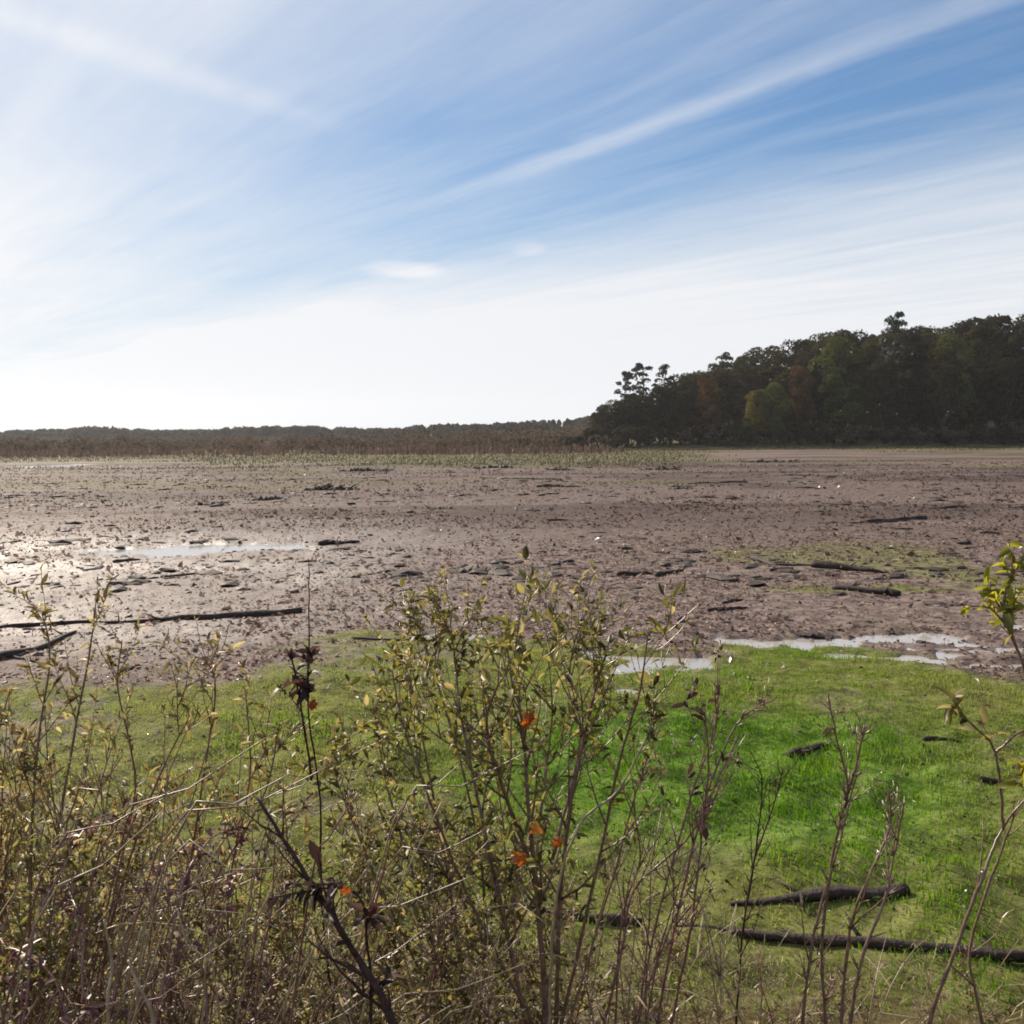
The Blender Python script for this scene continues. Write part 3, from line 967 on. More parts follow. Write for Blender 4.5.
pxlog(560, 480, 480, 478, 2.5, "low dark log line on the far flat left of centre", stubs=1)


def root_clump(px, py, wpx, label, mat='driftwood'):
    c = on_flat(px, py)
    w = wpx / F * c.y
    c.z = hz(c.x, c.y)
    mb = MB()
    hmax = min(.40, .11 * w)
    n = max(6, min(18, int(w / .16)))
    for i in range(n):
        f = (i + .5) / n - .5
        env = (1 - (2 * abs(f)) ** 2) * .75 + .25
        q = Vector((c.x + f * w * .92, c.y + random.uniform(-.08, .08) * w, 0)); q.z = hz(q.x, q.y)
        sx = w / n * random.uniform(.9, 1.5); sz = hmax * env * random.uniform(.35, 1.1)
        vs = []
        for v in ico_v:
            k = random.uniform(.7, 1.25)
            vs.append(q + Vector((v[0] * sx * k, v[1] * sx * 1.2 * k, v[2] * sz * k)))
        mb.add(vs, [tuple(f_) for f_ in ico_f], .5, 0, False)
        if random.random() < .55:
            d = Vector((random.choice((-1, 1)) * random.uniform(.4, 1), random.uniform(-.5, .5), random.uniform(.1, .55))).normalized()
            ln = hmax * random.uniform(.8, 2.4)
            e1 = q + d * ln * .6 + rvec() * ln * .12; e2 = q + d * ln + rvec() * ln * .2
            mb.tube([q + Vector((0, 0, sz * .3)), e1, e2], [hmax * .16, hmax * .12, hmax * .04], 5, lump=.2)
    o = mb.build("root_clump", M[mat], None, c)
    return tag(o, label, 'root clump')


random.seed(33)
for a in [(480, 572, 58, "wide dark root clump on the mud left above the central shrub"),
          (520, 528, 30, "small dark clump alone in the middle of the flat"),
          (455, 636, 36, "dark clump beside the thin puddle left of the central shrub"),
          (366, 471, 62, "wide low dark clump far out left of the middle"),
          (494, 468, 60, "wide low dark clump far out near the middle"),
          (330, 490, 60, "low dark mound far out on the left half"),
          (610, 497, 20, "small far clump just left of the wood's left end"),
          (680, 489, 26, "far dark clump below the left end of the wood"),
          (660, 470, 40, "far dark clump nearest the shore below the pines"),
          (560, 470, 30, "far dark clump alone on the flat below the scrub"),
          (752, 518, 18, "small clump on the brown mud below the yellow-green tree"),
          (830, 523, 22, "small dark clump left of the long thin log"),
          (672, 526, 14, "tiny dark clump on the mud below the pines"),
          (440, 508, 34, "low dark clump left of the middle of the flat"),
          (268, 500, 46, "low dark clump far out on the left, the right one of two"),
          (210, 505, 40, "low dark clump far out on the left, the left one of two"),
          (134, 470, 12, "small upright stump far out on the left shore"),
          (820, 634, 40, "dark clump between the right-hand puddles"),
          (905, 548, 16, "small clump alone far right on the bare mud"),
          (945, 604, 40, "low dark clump by the yellow leaves at the right edge"),
          (770, 462, 60, "long dark mound on the shore below the wood"),
          (560, 555, 20, "small dark clump above the central shrub"),
          (690, 552, 24, "small dark clump on the mud right of the central shrub's top"),
          (395, 555, 18, "small dark clump right of the long pale puddle"),
          (930, 640, 26, "small dark clump in the widest puddle at right")]:
    root_clump(*a)


# ------------------------------------------------------------------ foreground shrubs
def leafy(mb, q, d, spec, scale=1.0):
    L = spec['L'] * random.choice((random.uniform(.5, 1.0), random.uniform(.8, 1.55))) * scale
    ld = (d * spec.get('fwd', .6) + rvec() * .9 + Vector((0, 0, spec.get('lift', .1)))).normalized()
    nrm = (Vector((0, 0, 1)) + rvec() * .9).normalized()
    mb.leaf(q, ld, nrm, L, L * spec.get('asp', .36) * random.uniform(.8, 1.2), random.uniform(-.1, spec.get('curl', .6)), random.uniform(.1, .5), random.random() ** spec.get('vp', 1.0))


def grow(stem_mb, leaf_mb, path, r0, r1, spec, level=0):
    n = len(path)
    radii = [r0 + (r1 - r0) * i / (n - 1) for i in range(n)]
    # knotted nodes
    radii = [r * (1.18 if i % 3 == 1 else 1.0) for i, r in enumerate(radii)]
    stem_mb.tube(path, radii, 6 if level == 0 else 4)
    length = sum((path[i + 1] - path[i]).length for i in range(n - 1))
    # leaves along this axis
    dens = spec['dens'] * (.45 if level == 0 else 1.0)
    u0 = spec.get('leaf_from', .45) if level == 0 else .12
    for i in range(int(length * dens * (1 - u0))):
        u = u0 + (1 - u0) * random.random()
        k = min(n - 2, int(u * (n - 1))); f = u * (n - 1) - k
        q = path[k].lerp(path[k + 1], f); d = (path[k + 1] - path[k]).normalized()
        leafy(leaf_mb, q, d, spec)
    if spec.get('tuft', 0) and level <= 1:
        d = (path[-1] - path[-2]).normalized()
        for i in range(spec['tuft']): leafy(leaf_mb, path[-1] - d * random.uniform(0, .03), d, spec, 1.0)
    for i in range(spec.get('spurs', 0) if level == 0 else int(spec.get('spurs', 0) / 4)):
        k = random.randint(1, n - 2); d = (path[k + 1] - path[k]).normalized()
        sd = rvec(); sd = (sd - d * sd.dot(d)).normalized()
        e = path[k] + (d * .9 + sd * .8).normalized() * random.uniform(.008, .045)
        stem_mb.tube([path[k], (path[k] + e) / 2, e], [radii[k] * .55, radii[k] * .6, .0008], 4)
    if level >= spec.get('levels', 2): return
    nt_ = spec['twigs'] if level == 0 else random.randint(0, 3)
    for i in range(nt_):
        u = random.uniform(spec.get('twig_from', .3), .97) if level == 0 else random.uniform(.25, .8)
        k = min(n - 2, int(u * (n - 1)))
        q = path[k].copy(); d = (path[k + 1] - path[k]).normalized()
        side = rvec(); side = (side - d * side.dot(d)).normalized()
        dd = (d * 1.0 + side * random.uniform(.4, .85) * spec.get('spread', 1)).normalized()
        ln = spec['tl'] * random.uniform(.4, 1.2) * (1.15 - .6 * u) * (1 if level == 0 else .55)
        pts = [q]
        for j in range(4):
            q = q + dd * ln / 4
            pts.append(q.copy())
            dd = (dd + rvec() * .16 + Vector((0, 0, .10))).normalized()
        rr = (r0 + (r1 - r0) * u) * .6
        grow(stem_mb, leaf_mb, pts, max(rr, .0011), .0008, spec, level + 1)


def shrub(name, label, stems, spec, stem_mat='twig', leaf_mat_='willow_leaf', cat='shrub', group=None):
    root = None
    for st in stems:
        pts = [at(*p) for p in st['p']]
        if st.get('root', True):
            a, b = pts[0], pts[1]
            d = (a - b).normalized()
            g = a + d * .35
            g.z = hz(g.x, g.y) - .03
            if a.z - g.z > .1:
                pts = [g] + pts
        if root is None:
            base = Vector(pts[0]); base.z = hz(base.x, base.y)
            root = empty(name, base, label, cat, group)
        path = smooth_path(pts, 6)
        path = [q + rvec() * .0014 for q in path]
        sm = MB(); lm = MB()
        sp = dict(spec); sp.update(st.get('s', {}))
        grow(sm, lm, path, st.get('r', .006), st.get('r1', .0016), sp)
        s_ob = sm.build("stem", M[st.get('mat', stem_mat)], root, root.location)
        if lm.f: lm.build("foliage", M[st.get('leaf', leaf_mat_)], s_ob, root.location)
    return root


random.seed(41)
WIL = dict(L=.029, asp=.38, dens=42, twigs=16, spread=1.2, tl=.36, levels=2, leaf_from=.3, twig_from=.28, curl=.8, tuft=3, vp=.85)
shrub("willow_shrub", "leafy olive willow shrub in the centre, tallest of the foreground bushes", [
    dict(p=[(548, 1040, 2.6), (540, 930, 2.62), (528, 800, 2.66), (522, 720, 2.7), (512, 680, 2.72), (506, 636, 2.75)], r=.010),
    dict(p=[(556, 1040, 2.6), (560, 900, 2.55), (572, 800, 2.5), (590, 710, 2.48), (606, 655, 2.45)], r=.008),
    dict(p=[(530, 1040, 2.65), (500, 900, 2.7), (478, 800, 2.75), (462, 720, 2.8), (455, 660, 2.85), (452, 630, 2.85)], r=.008),
    dict(p=[(548, 1020, 2.6), (536, 880, 2.7), (545, 780, 2.8), (552, 710, 2.85), (546, 640, 2.9)], r=.007),
    dict(p=[(560, 1030, 2.58), (590, 900, 2.5), (620, 760, 2.45), (640, 690, 2.4), (648, 628, 2.4)], r=.006, s=dict(twigs=7, dens=26)),
    dict(p=[(536, 1030, 2.6), (470, 900, 2.55), (430, 800, 2.5), (402, 720, 2.5), (392, 670, 2.5)], r=.005, s=dict(twigs=10)),
    dict(p=[(566, 1030, 2.6), (612, 880, 2.7), (640, 780, 2.75), (664, 715, 2.8)], r=.0045, s=dict(twigs=8, dens=30)),
    dict(p=[(545, 900, 2.63), (500, 780, 2.5), (488, 710, 2.45), (526, 645, 2.4)], r=.006, root=False),
    dict(p=[(552, 860, 2.6), (580, 740, 2.7), (570, 670, 2.75), (580, 625, 2.78)], r=.005, root=False),
], WIL)
shrub("willow_shrub", "small-leaved willow shrub left of the central shrub, its top below the mud line", [
    dict(p=[(470, 1040, 2.9), (452, 900, 2.9), (432, 790, 2.95), (415, 700, 3.0), (400, 655, 3.0)], r=.007),
    dict(p=[(478, 1040, 2.9), (486, 920, 2.85), (470, 800, 2.8), (430, 660, 2.9), (424, 640, 2.9)], r=.006),
    dict(p=[(462, 1040, 2.9), (420, 900, 2.95), (388, 790, 3.05), (372, 700, 3.1)], r=.006),
    dict(p=[(455, 1040, 2.9), (400, 930, 2.85), (356, 830, 2.8), (330, 760, 2.8)], r=.005),
    dict(p=[(482, 1040, 2.9), (505, 900, 3.0), (500, 800, 3.05), (486, 740, 3.1)], r=.005),
], dict(WIL, L=.024, twigs=18, dens=70, asp=.45))
shrub("leaning_sapling", "thick dark stem leaning left across the lower middle", [
    dict(p=[(400, 1040, 1.9), (350, 945, 2.0), (300, 865, 2.1), (255, 795, 2.2)], r=.010, r1=.003, s=dict(twigs=9, twig_from=.3, spurs=14)),
], dict(L=.04, asp=.4, dens=10, twigs=4, tl=.25, levels=1, leaf_from=.8), 'dark_twig', 'dark_leaf', 'sapling')
shrub("dark_weed", "slender stem with a dark dead leaf cluster at its top, left of centre", [
    dict(p=[(338, 1040, 2.5), (322, 910, 2.52), (320, 800, 2.5), (308, 710, 2.48), (309, 652, 2.5)], r=.0036, s=dict(twigs=9, twig_from=.82, tl=.11, leaf_from=.85, dens=110, tuft=4)),
    dict(p=[(308, 690, 2.5), (309, 620, 2.5), (309, 560, 2.5)], r=.0022, r1=.0009, root=False, s=dict(twigs=0, dens=6, tuft=0)),
    dict(p=[(312, 780, 2.5), (300, 700, 2.48), (290, 650, 2.46)], r=.003, root=False, s=dict(twigs=1, leaf_from=.7, dens=60, tuft=6)),
], dict(L=.027, asp=.5, dens=90, twigs=2, tl=.1, levels=1, curl=1.2, vp=1.2), 'dark_twig', 'dark_leaf', 'weed')
shrub("dark_weed", "drooping purplish dead leaves hung across the leaning dark stem", [
    dict(p=[(372, 1040, 2.0), (368, 950, 2.0), (352, 890, 2.0), (270, 898, 2.0)], r=.004, s=dict(twigs=6, dens=150, leaf_from=.55)),
], dict(L=.028, asp=.5, dens=60, twigs=3, tl=.08, levels=1, curl=1.2, vp=1.6, leaf_from=.55), 'dark_twig', 'dark_leaf', 'weed')
TW = dict(L=.034, asp=.36, dens=2.2, twigs=9, tl=.26, spurs=26, levels=1, leaf_from=.6, twig_from=.35, spread=.75)
shrub("twig_shrub", "bare reddish twig shrub forking widely, right of the central shrub", [
    dict(p=[(655, 1040, 2.4), (668, 960, 2.4), (690, 860, 2.42), (712, 780, 2.45), (740, 720, 2.48), (775, 700, 2.5)], r=.0045),
    dict(p=[(600, 1040, 2.4), (622, 950, 2.42), (634, 890, 2.45), (690, 835, 2.5), (720, 775, 2.52), (738, 735, 2.55)], r=.0042),
    dict(p=[(668, 1040, 2.4), (690, 930, 2.35), (700, 850, 2.35), (708, 770, 2.35), (705, 712, 2.35)], r=.0038, s=dict(tuft=3)),
    dict(p=[(645, 1040, 2.5), (650, 950, 2.5), (690, 800, 2.55), (715, 730, 2.6), (714, 692, 2.6)], r=.0038, s=dict(tuft=2)),
    dict(p=[(614, 1040, 2.6), (622, 920, 2.6), (640, 860, 2.6), (634, 800, 2.6), (648, 770, 2.6)], r=.0035),
], dict(TW), 'red_twig', 'dark_leaf')
shrub("leaf_sprig", "single curved sprig with a tuft of olive leaves above the green growth", [
    dict(p=[(548, 1040, 2.3), (556, 900, 2.3), (580, 825, 2.3), (618, 790, 2.3), (645, 740, 2.3), (655, 712, 2.3)], r=.004, s=dict(twigs=7, tuft=3, leaf_from=.86, dens=90)),
], dict(L=.026, asp=.38, dens=70, twigs=2, tl=.08, levels=1, twig_from=.8, leaf_from=.8, lift=-.2), 'pale_twig', 'willow_leaf', 'sprig')
shrub("twig_shrub", "slim upright dark twig with short side shoots beyond the forking shrub", [
    dict(p=[(735, 1040, 3.0), (742, 940, 3.0), (756, 850, 3.0), (762, 790, 3.0), (760, 770, 3.0)], r=.004),
    dict(p=[(742, 940, 3.0), (752, 870, 3.05), (775, 800, 3.1), (782, 770, 3.1)], r=.0028, root=False),
], dict(TW, twigs=9, tl=.2), 'dark_twig', 'dark_leaf')
shrub("twig_shrub", "upright knobbly twig with two long prongs in front of the green growth", [
    dict(p=[(826, 1040, 2.3), (822, 940, 2.3), (838, 830, 2.3), (848, 790, 2.3), (836, 735, 2.3), (828, 692, 2.3)], r=.0046, s=dict(twigs=8, tl=.12)),
    dict(p=[(845, 800, 2.3), (856, 765, 2.3), (864, 725, 2.3)], r=.004, root=False, s=dict(twigs=4, tl=.1)),
    dict(p=[(800, 1040, 2.25), (815, 930, 2.25), (840, 840, 2.28), (858, 770, 2.3)], r=.0045, s=dict(twigs=4, tl=.16)),
], dict(TW), 'twig', 'dark_leaf')
shrub("twig_shrub", "pale-rimmed twig bending right between the pronged twig and the right edge", [
    dict(p=[(848, 1040, 2.0), (862, 960, 2.0), (884, 900, 2.02), (895, 850, 2.05), (905, 800, 2.05)], r=.0042, s=dict(twigs=6, tl=.2)),
    dict(p=[(840, 1040, 2.1), (850, 930, 2.1), (872, 870, 2.1), (890, 825, 2.12), (888, 790, 2.12)], r=.004, s=dict(twigs=5, tl=.18)),
], dict(TW), 'twig', 'dark_leaf')
shrub("leaf_sprig", "arching stem with curled olive leaves at the right edge", [
    dict(p=[(925, 1040, 1.9), (955, 950, 1.9), (985, 870, 1.92), (1002, 830, 1.95), (1024, 800, 1.95), (1060, 770, 1.98)], r=.0042, s=dict(twigs=2)),
    dict(p=[(1003, 830, 1.95), (999, 775, 1.95), (990, 742, 1.95), (965, 718, 1.95), (953, 700, 1.95)], r=.003, root=False, s=dict(twigs=4, tl=.07, dens=90, leaf_from=.4, tuft=2)),
    dict(p=[(994, 755, 1.95), (1015, 735, 1.95), (1040, 722, 1.97)], r=.0026, root=False, s=dict(twigs=4, tl=.08, dens=100, leaf_from=.1, tuft=2)),
    dict(p=[(985, 1040, 2.0), (970, 950, 2.0), (1002, 850, 2.0), (1020, 800, 2.0)], r=.004, s=dict(twigs=4, tl=.15)),
], dict(L=.033, asp=.36, dens=2, twigs=3, tl=.15, levels=1, leaf_from=.5, curl=1.3, vp=.8, lift=-.2), 'twig', 'willow_leaf', 'sprig')
shrub("leaf_sprig", "bright yellow-green leafy shoot at the right edge", [
    dict(p=[(1068, 1040, 1.8), (1052, 850, 1.8), (1032, 700, 1.8), (1014, 640, 1.8), (1004, 600, 1.8), (1024, 555, 1.8)], r=.004, s=dict(twigs=9, tl=.10, twig_from=.66, leaf_from=.66, dens=60, tuft=3)),
    dict(p=[(1018, 650, 1.8), (995, 612, 1.8), (966, 606, 1.82)], r=.002, root=False, s=dict(twigs=3, tl=.07, dens=60, leaf_from=.3, tuft=3)),
    dict(p=[(1052, 850, 1.8), (1034, 800, 1.8), (1022, 760, 1.8)], r=.0025, root=False, s=dict(twigs=3, tl=.08, dens=60, leaf_from=.5, tuft=3)),
], dict(L=.025, asp=.5, dens=44, twigs=4, tl=.1, levels=1, lift=-.1, curl=1.0), 'twig', 'yellow_leaf', 'sprig')
LW = dict(L=.030, asp=.34, dens=62, twigs=14, tl=.26, levels=2, leaf_from=.25, twig_from=.25, curl=.7, tuft=2)
shrub("yellowing_shrub", "hazy yellow-green shrub at the left, two leafy tips above the mud line", [
    dict(p=[(40, 1040, 2.9), (52, 880, 2.9), (70, 760, 2.92), (88, 660, 2.95), (96, 600, 2.95)], r=.006),
    dict(p=[(30, 1040, 2.9), (30, 880, 2.9), (36, 760, 2.9), (50, 660, 2.95), (42, 612, 2.95)], r=.006),
    dict(p=[(60, 1040, 2.9), (105, 900, 2.9), (135, 790, 2.9), (118, 690, 2.9), (122, 640, 2.9)], r=.005),
    dict(p=[(20, 1040, 2.9), (0, 900, 2.9), (-10, 780, 2.9), (10, 690, 2.9)], r=.005),
], LW, 'twig', 'weed_leaf')
shrub("yellowing_shrub", "sparse yellowing shrub with slanting stems left of the dark dead-leaf stem", [
    dict(p=[(95, 1040, 2.5), (110, 930, 2.5), (150, 800, 2.5), (190, 715, 2.5)], r=.005),
    dict(p=[(165, 1040, 2.6), (180, 930, 2.6), (200, 800, 2.6), (215, 700, 2.6), (212, 670, 2.6)], r=.005),
    dict(p=[(150, 1040, 2.6), (205, 900, 2.6), (262, 800, 2.6), (280, 720, 2.6)], r=.004),
    dict(p=[(240, 1040, 2.7), (228, 900, 2.7), (250, 780, 2.7), (245, 690, 2.7)], r=.004),
], dict(LW, dens=36, twigs=10), 'red_twig', 'weed_leaf')


# autumn leaves caught in the shrubs
def maple_leaf(px, py, d, size, label, var=.4):
    c = at(px, py, d)
    n = (Vector((random.uniform(-.5, .5), -1, random.uniform(-.2, .7)))).normalized()
    u = n.orthogonal().normalized(); w = n.cross(u)
    rot = random.uniform(0, 6.28)
    mb = MB()
    prof = [(0, 1.0), (14, .72), (22, .58), (38, .72), (52, .90), (66, .66), (76, .52), (95, .62), (112, .68), (135, .46), (180, .26)]
    prof = prof + [(360 - a, r) for a, r in prof[-2:0:-1]]
    ring = []
    for a, r in prof:
        a = R(a) + rot
        ring.append(c + (u * math.cos(a) + w * math.sin(a)) * r * size * .5 + n * (r * r * size * .22 * math.sin(3 * a + rot)))
    vs = [c] + ring
    k = len(ring)
    for i in range(k):
        mb.add([c, ring[i], ring[(i + 1) % k]], [(0, 1, 2)], min(1, max(0, var + random.uniform(-.3, .3))), 0, False)
    o = mb.build("maple_leaf", M['orange_leaf'], None, c)
    st = MB()
    q = c + (u * math.cos(rot + math.pi) + w * math.sin(rot + math.pi)) * size * .1
    st.tube([q, q + (u * math.cos(rot + math.pi) + w * math.sin(rot + math.pi)) * size * .5], [.0012, .0009], 4)
    so = st.build("leaf_stalk", M['red_twig'], o, c)
    return tag(o, label, 'leaf')


random.seed(52)
maple_leaf(529, 722, 2.4, .062, "orange maple leaf high in the central willow shrub", .3)
maple_leaf(538, 828, 2.3, .05, "yellow-orange maple leaf above the brightest orange one", .9)
maple_leaf(520, 856, 2.28, .058, "brightest orange maple leaf low in the central willow shrub", .35)
maple_leaf(346, 892, 1.95, .03, "small orange leaf beside the leaning dark stem", .3)
maple_leaf(312, 704, 2.45, .04, "reddish leaf below the dark dead leaf cluster", .1)
maple_leaf(372, 912, 2.0, .04, "dull red leaf right of the small orange leaf", .05)
maple_leaf(556, 842, 2.45, .045, "dull orange leaf behind the brightest orange one", .4)


# ------------------------------------------------------------------ weeds on the bank: prototypes, then copies
def weed_proto(name, kind, seed, mats):
    random.seed(seed)
    root = bpy.data.objects.new(name, None); col.objects.link(root)
    root.empty_display_size = .1
    sm = MB(); lm = MB()
    lean = Vector((random.uniform(-.5, .5), random.uniform(-.3, .3), 0))
    pts = [Vector((0, 0, -.03))]
    for k in range(1, 7):
        f = k / 6
        pts.append(Vector((lean.x * f * f + random.uniform(-.015, .015), lean.y * f * f + random.uniform(-.015, .015), f)))
    if kind == 'leafy':
        grow(sm, lm, pts, .0038, .0012, dict(L=.031, asp=.28, dens=80, twigs=9, tl=.24, levels=1, leaf_from=.25, twig_from=.4, curl=1.0, tuft=3, lift=.1))
    elif kind == 'bushy':
        grow(sm, lm, pts, .0042, .0012, dict(L=.022, asp=.45, dens=80, twigs=15, tl=.30, levels=2, leaf_from=.2, twig_from=.15, curl=.7, tuft=3))
    elif kind == 'bare':
        grow(sm, lm, pts, .0042, .0011, dict(L=.03, asp=.3, dens=4, twigs=8, tl=.26, levels=2, leaf_from=.5, twig_from=.3, spread=.8, spurs=16))
    elif kind == 'straw':
        a = random.uniform(0, 6.28); h = Vector((math.cos(a), math.sin(a), 0)); bend = random.uniform(.3, 1.1)
        pts = [Vector((0, 0, -.03))] + [h * bend * .5 * (k / 7) ** 1.7 + Vector((0, 0, math.sin(k / 7 * 1.45))) for k in range(1, 8)]
        sm.tube(pts, [.0032 - .0003 * k for k in range(8)], 5)
        for k in range(7):
            j = random.randint(1, 6)
            d = (rvec() + Vector((0, 0, .6))).normalized()
            lm.blade(pts[j], d, random.uniform(.14, .34), .007, random.uniform(.8, 2.0), None, random.random(), 0, 4)
    elif kind == 'bramble':
        a = random.uniform(0, 6.28); h = Vector((math.cos(a), math.sin(a), 0))
        pts = [Vector((0, 0, -.03))] + [h * .8 * (k / 7) ** 1.4 + Vector((0, 0, math.sin(k / 7 * 2.1) * 1.0)) + rvec() * .015 for k in range(1, 8)]
        grow(sm, lm, smooth_path(pts, 3), .0045, .0015, dict(L=.028, asp=.5, dens=60, twigs=11, tl=.24, levels=1, leaf_from=.1, twig_from=.1, curl=.8, vp=1.2))
    sm.build("stem", M[mats[0]], root)
    if lm.f: lm.build("foliage", M[mats[1]], root)
    return root


WEEDS = {
    'leafy': ('leafy_weed', [('leafy', 401, ('twig', 'weed_leaf')), ('leafy', 402, ('red_twig', 'weed_leaf')), ('leafy', 403, ('twig', 'weed_leaf'))]),
    'bushy': ('bushy_weed', [('bushy', 411, ('twig', 'willow_leaf')), ('bushy', 412, ('twig', 'willow_leaf')), ('bushy', 413, ('twig', 'weed_leaf'))]),
    'bare': ('bare_stalk', [('bare', 421, ('red_twig', 'bramble_leaf')), ('bare', 422, ('twig', 'dark_leaf')), ('bare', 423, ('pale_twig', 'straw'))]),
    'straw': ('dry_stalk', [('straw', 431, ('pale_twig', 'straw')), ('straw', 432, ('pale_twig', 'straw')), ('straw', 433, ('twig', 'straw'))]),
    'bramble': ('bramble_cane', [('bramble', 441, ('red_twig', 'bramble_leaf')), ('bramble', 442, ('red_twig', 'bramble_leaf'))]),
}
wp = {}
for kd, (nm, lst) in WEEDS.items():
    wp[kd] = [[weed_proto(nm, *l), False] for l in lst]
random.seed(61)
TOP = [(-150, 690), (0, 700), (60, 700), (130, 720), (200, 750), (280, 765), (340, 760), (400, 720), (460, 690), (520, 720), (580, 780), (620, 870), (700, 920), (800, 950), (900, 950), (1000, 935), (1150, 900)]


def topline(px):
    for a, b in zip(TOP, TOP[1:]):
        if a[0] <= px <= b[0]: return a[1] + (b[1] - a[1]) * (px - a[0]) / (b[0] - a[0])
    return 900


def put_weed(kd, px, d, ty, label, group, cat='weed'):
    q = at(px, ty, d)
    g = hz(q.x, q.y)
    h = max(.25, q.z - g)
    sl = random.choice(wp[kd])
    if not sl[1]: o = sl[0]; sl[1] = True
    else: o = copy_tree(sl[0])
    o.location = (q.x, q.y, g)
    w = min(1.25, .6 + .4 * h)
    o.scale = (w, w, h)
    o.rotation_euler = (0, 0, random.uniform(0, 6.28))
    tag(o, label, cat, group)


SPREAD = [
    ('leafy', 60, -60, 300, -30, 240, 2.6, 4.6, "yellowing narrow-leaved weed in the tangle at the left", "yellowing weeds at the left"),
    ('bushy', 26, -60, 300, 60, 260, 2.4, 4.4, "small-leaved bushy weed in the tangle at the left", "bushy weeds at the left"),
    ('bare', 30, -60, 330, 30, 260, 2.2, 4.0, "bare reddish stalk in the tangle at the left", "bare stalks at the left"),
    ('straw', 22, -60, 420, 110, 320, 2.0, 4.0, "dry pale straw stalk glinting in the tangle at lower left", "dry stalks at the lower left"),
    ('bramble', 24, -80, 190, 190, 340, 2.0, 3.0, "bramble cane tinted purple for lens flare in the lower left corner", "brambles in the lower left corner"),
    ('bushy', 46, 290, 610, 60, 320, 2.5, 4.6, "small-leaved bushy weed under the central shrub", "bushy weeds in the middle"),
    ('leafy', 26, 290, 600, 100, 320, 2.4, 4.4, "narrow-leaved weed under the central shrub", "leafy weeds in the middle"),
    ('bare', 20, 300, 600, 60, 280, 2.2, 4.0, "bare reddish stalk under the central shrub", "bare stalks in the middle"),
    ('bare', 24, 600, 1080, -60, 90, 2.2, 4.0, "bare stalk at lower right before the dark logs", "bare stalks at the lower right"),
    ('bushy', 18, 600, 1080, 10, 90, 2.8, 4.6, "low leafy weed at the bottom right of the bank", "low weeds at the lower right"),
    ('straw', 22, 560, 1080, 0, 90, 2.2, 4.2, "dry pale straw stalk at the lower right", "dry stalks at the lower right"),
]
for (kd, cnt, x0, x1, o0, o1, d0, d1, lab, grp) in SPREAD:
    for i in range(cnt):
        px = random.uniform(x0, x1)
        ty = topline(px) + random.uniform(o0, o1)
        put_weed(kd, px, random.uniform(d0, d1), ty, lab, grp)

# fallen dry stalks slanting through the tangle
random.seed(71)
for i in range(110):
    px = random.uniform(-20, 470); py = random.uniform(820, 1060); d = random.uniform(2.0, 3.4)
    a = at(px, py, d)
    ang = random.gauss(R(38), R(22)); L = random.uniform(.12, .45)
    e = a + Vector((math.cos(ang) * L, random.uniform(-.1, .1), math.sin(ang) * L))
    g = Vector((a.x - math.cos(ang) * .25, a.y, max(hz(a.x, a.y), a.z - .45)))
    mid = (a + e) / 2 + rvec() * .012
    g.z = hz(g.x, g.y) - .01
    mb = MB()
    pth = smooth_path([g, a, mid, e], 3)
    mb.tube(pth, [.0028 - .0018 * j / len(pth) for j in range(len(pth))], 5)
    o = mb.build("dry_stalk", M['pale_twig'] if random.random() < .6 else M['red_twig'], None, g)
    tag(o, "slanting dead stalk in the tangle at the lower left", 'weed', "slanting dead stalks at the lower left")

# pale curving dead stem in the lower left corner
mb = MB()
pth = smooth_path([at(110, 1060, 1.7), at(108, 1000, 1.7), at(112, 965, 1.72), at(104, 920, 1.72)], 5)
base = Vector(pth[0]); base.z = hz(base.x, base.y)
mb.tube([base] + pth, [.004] + [.0035 - .0018 * j / len(pth) for j in range(len(pth))], 6)
tag(mb.build("dry_stalk", M['pale_twig'], None, base), "thick pale upright dead stem in the lower left corner", 'weed')
mb = MB()
pth = smooth_path([at(155, 1070, 1.7), at(152, 1015, 1.7), at(138, 985, 1.7), at(128, 960, 1.72)], 5)
base = Vector(pth[0]); base.z = hz(base.x, base.y)
mb.tube([base] + pth, [.0045] + [.004 - .0022 * j / len(pth) for j in range(len(pth))], 6)
tag(mb.build("dry_stalk", M['pale_twig'], None, base), "pale hooked dead stem beside the thick upright one", 'weed')

# dry grass and litter over the bank (stuff)
mb = MB()
random.seed(81)
for i in range(9000):
    y_ = random.uniform(1.6, 5.6); x_ = random.uniform(-.75, .75) * (y_ + .6)
    left = 1 / (1 + math.exp((x_ - .35) * 2.2))
    if random.random() > .55 + .45 * left: continue
    L = random.uniform(.10, .34) * (.5 + .8 * left)
    d = (Vector((random.gauss(0, .45), random.gauss(0, .45), 1))).normalized()
    mb.blade(Vector((x_, y_, hz(x_, y_) - .01)), d, L, random.uniform(.003, .007), random.uniform(.3, 1.8), None, random.random(), 0, 4)
tag(mb.build("dry_grass", M['brush']), "dead brown grass matted over the near bank", "grass", kind="stuff")

# ------------------------------------------------------------------ light, sky, air
SUN_AZ = R(-40)      # from straight ahead, to the left
SUN_EL = R(33)
sun_dir = Vector((math.sin(SUN_AZ) * math.cos(SUN_EL), math.cos(SUN_AZ) * math.cos(SUN_EL), math.sin(SUN_EL)))
ld = bpy.data.lights.new("sun", 'SUN'); ld.energy = 5.0; ld.angle = R(.6); ld.color = (1.0, .88, .72)
lo = bpy.data.objects.new("sun", ld); col.objects.link(lo)
lo.rotation_euler = sun_dir.to_track_quat('Z', 'Y').to_euler()
lo.location = (0, 0, 60)

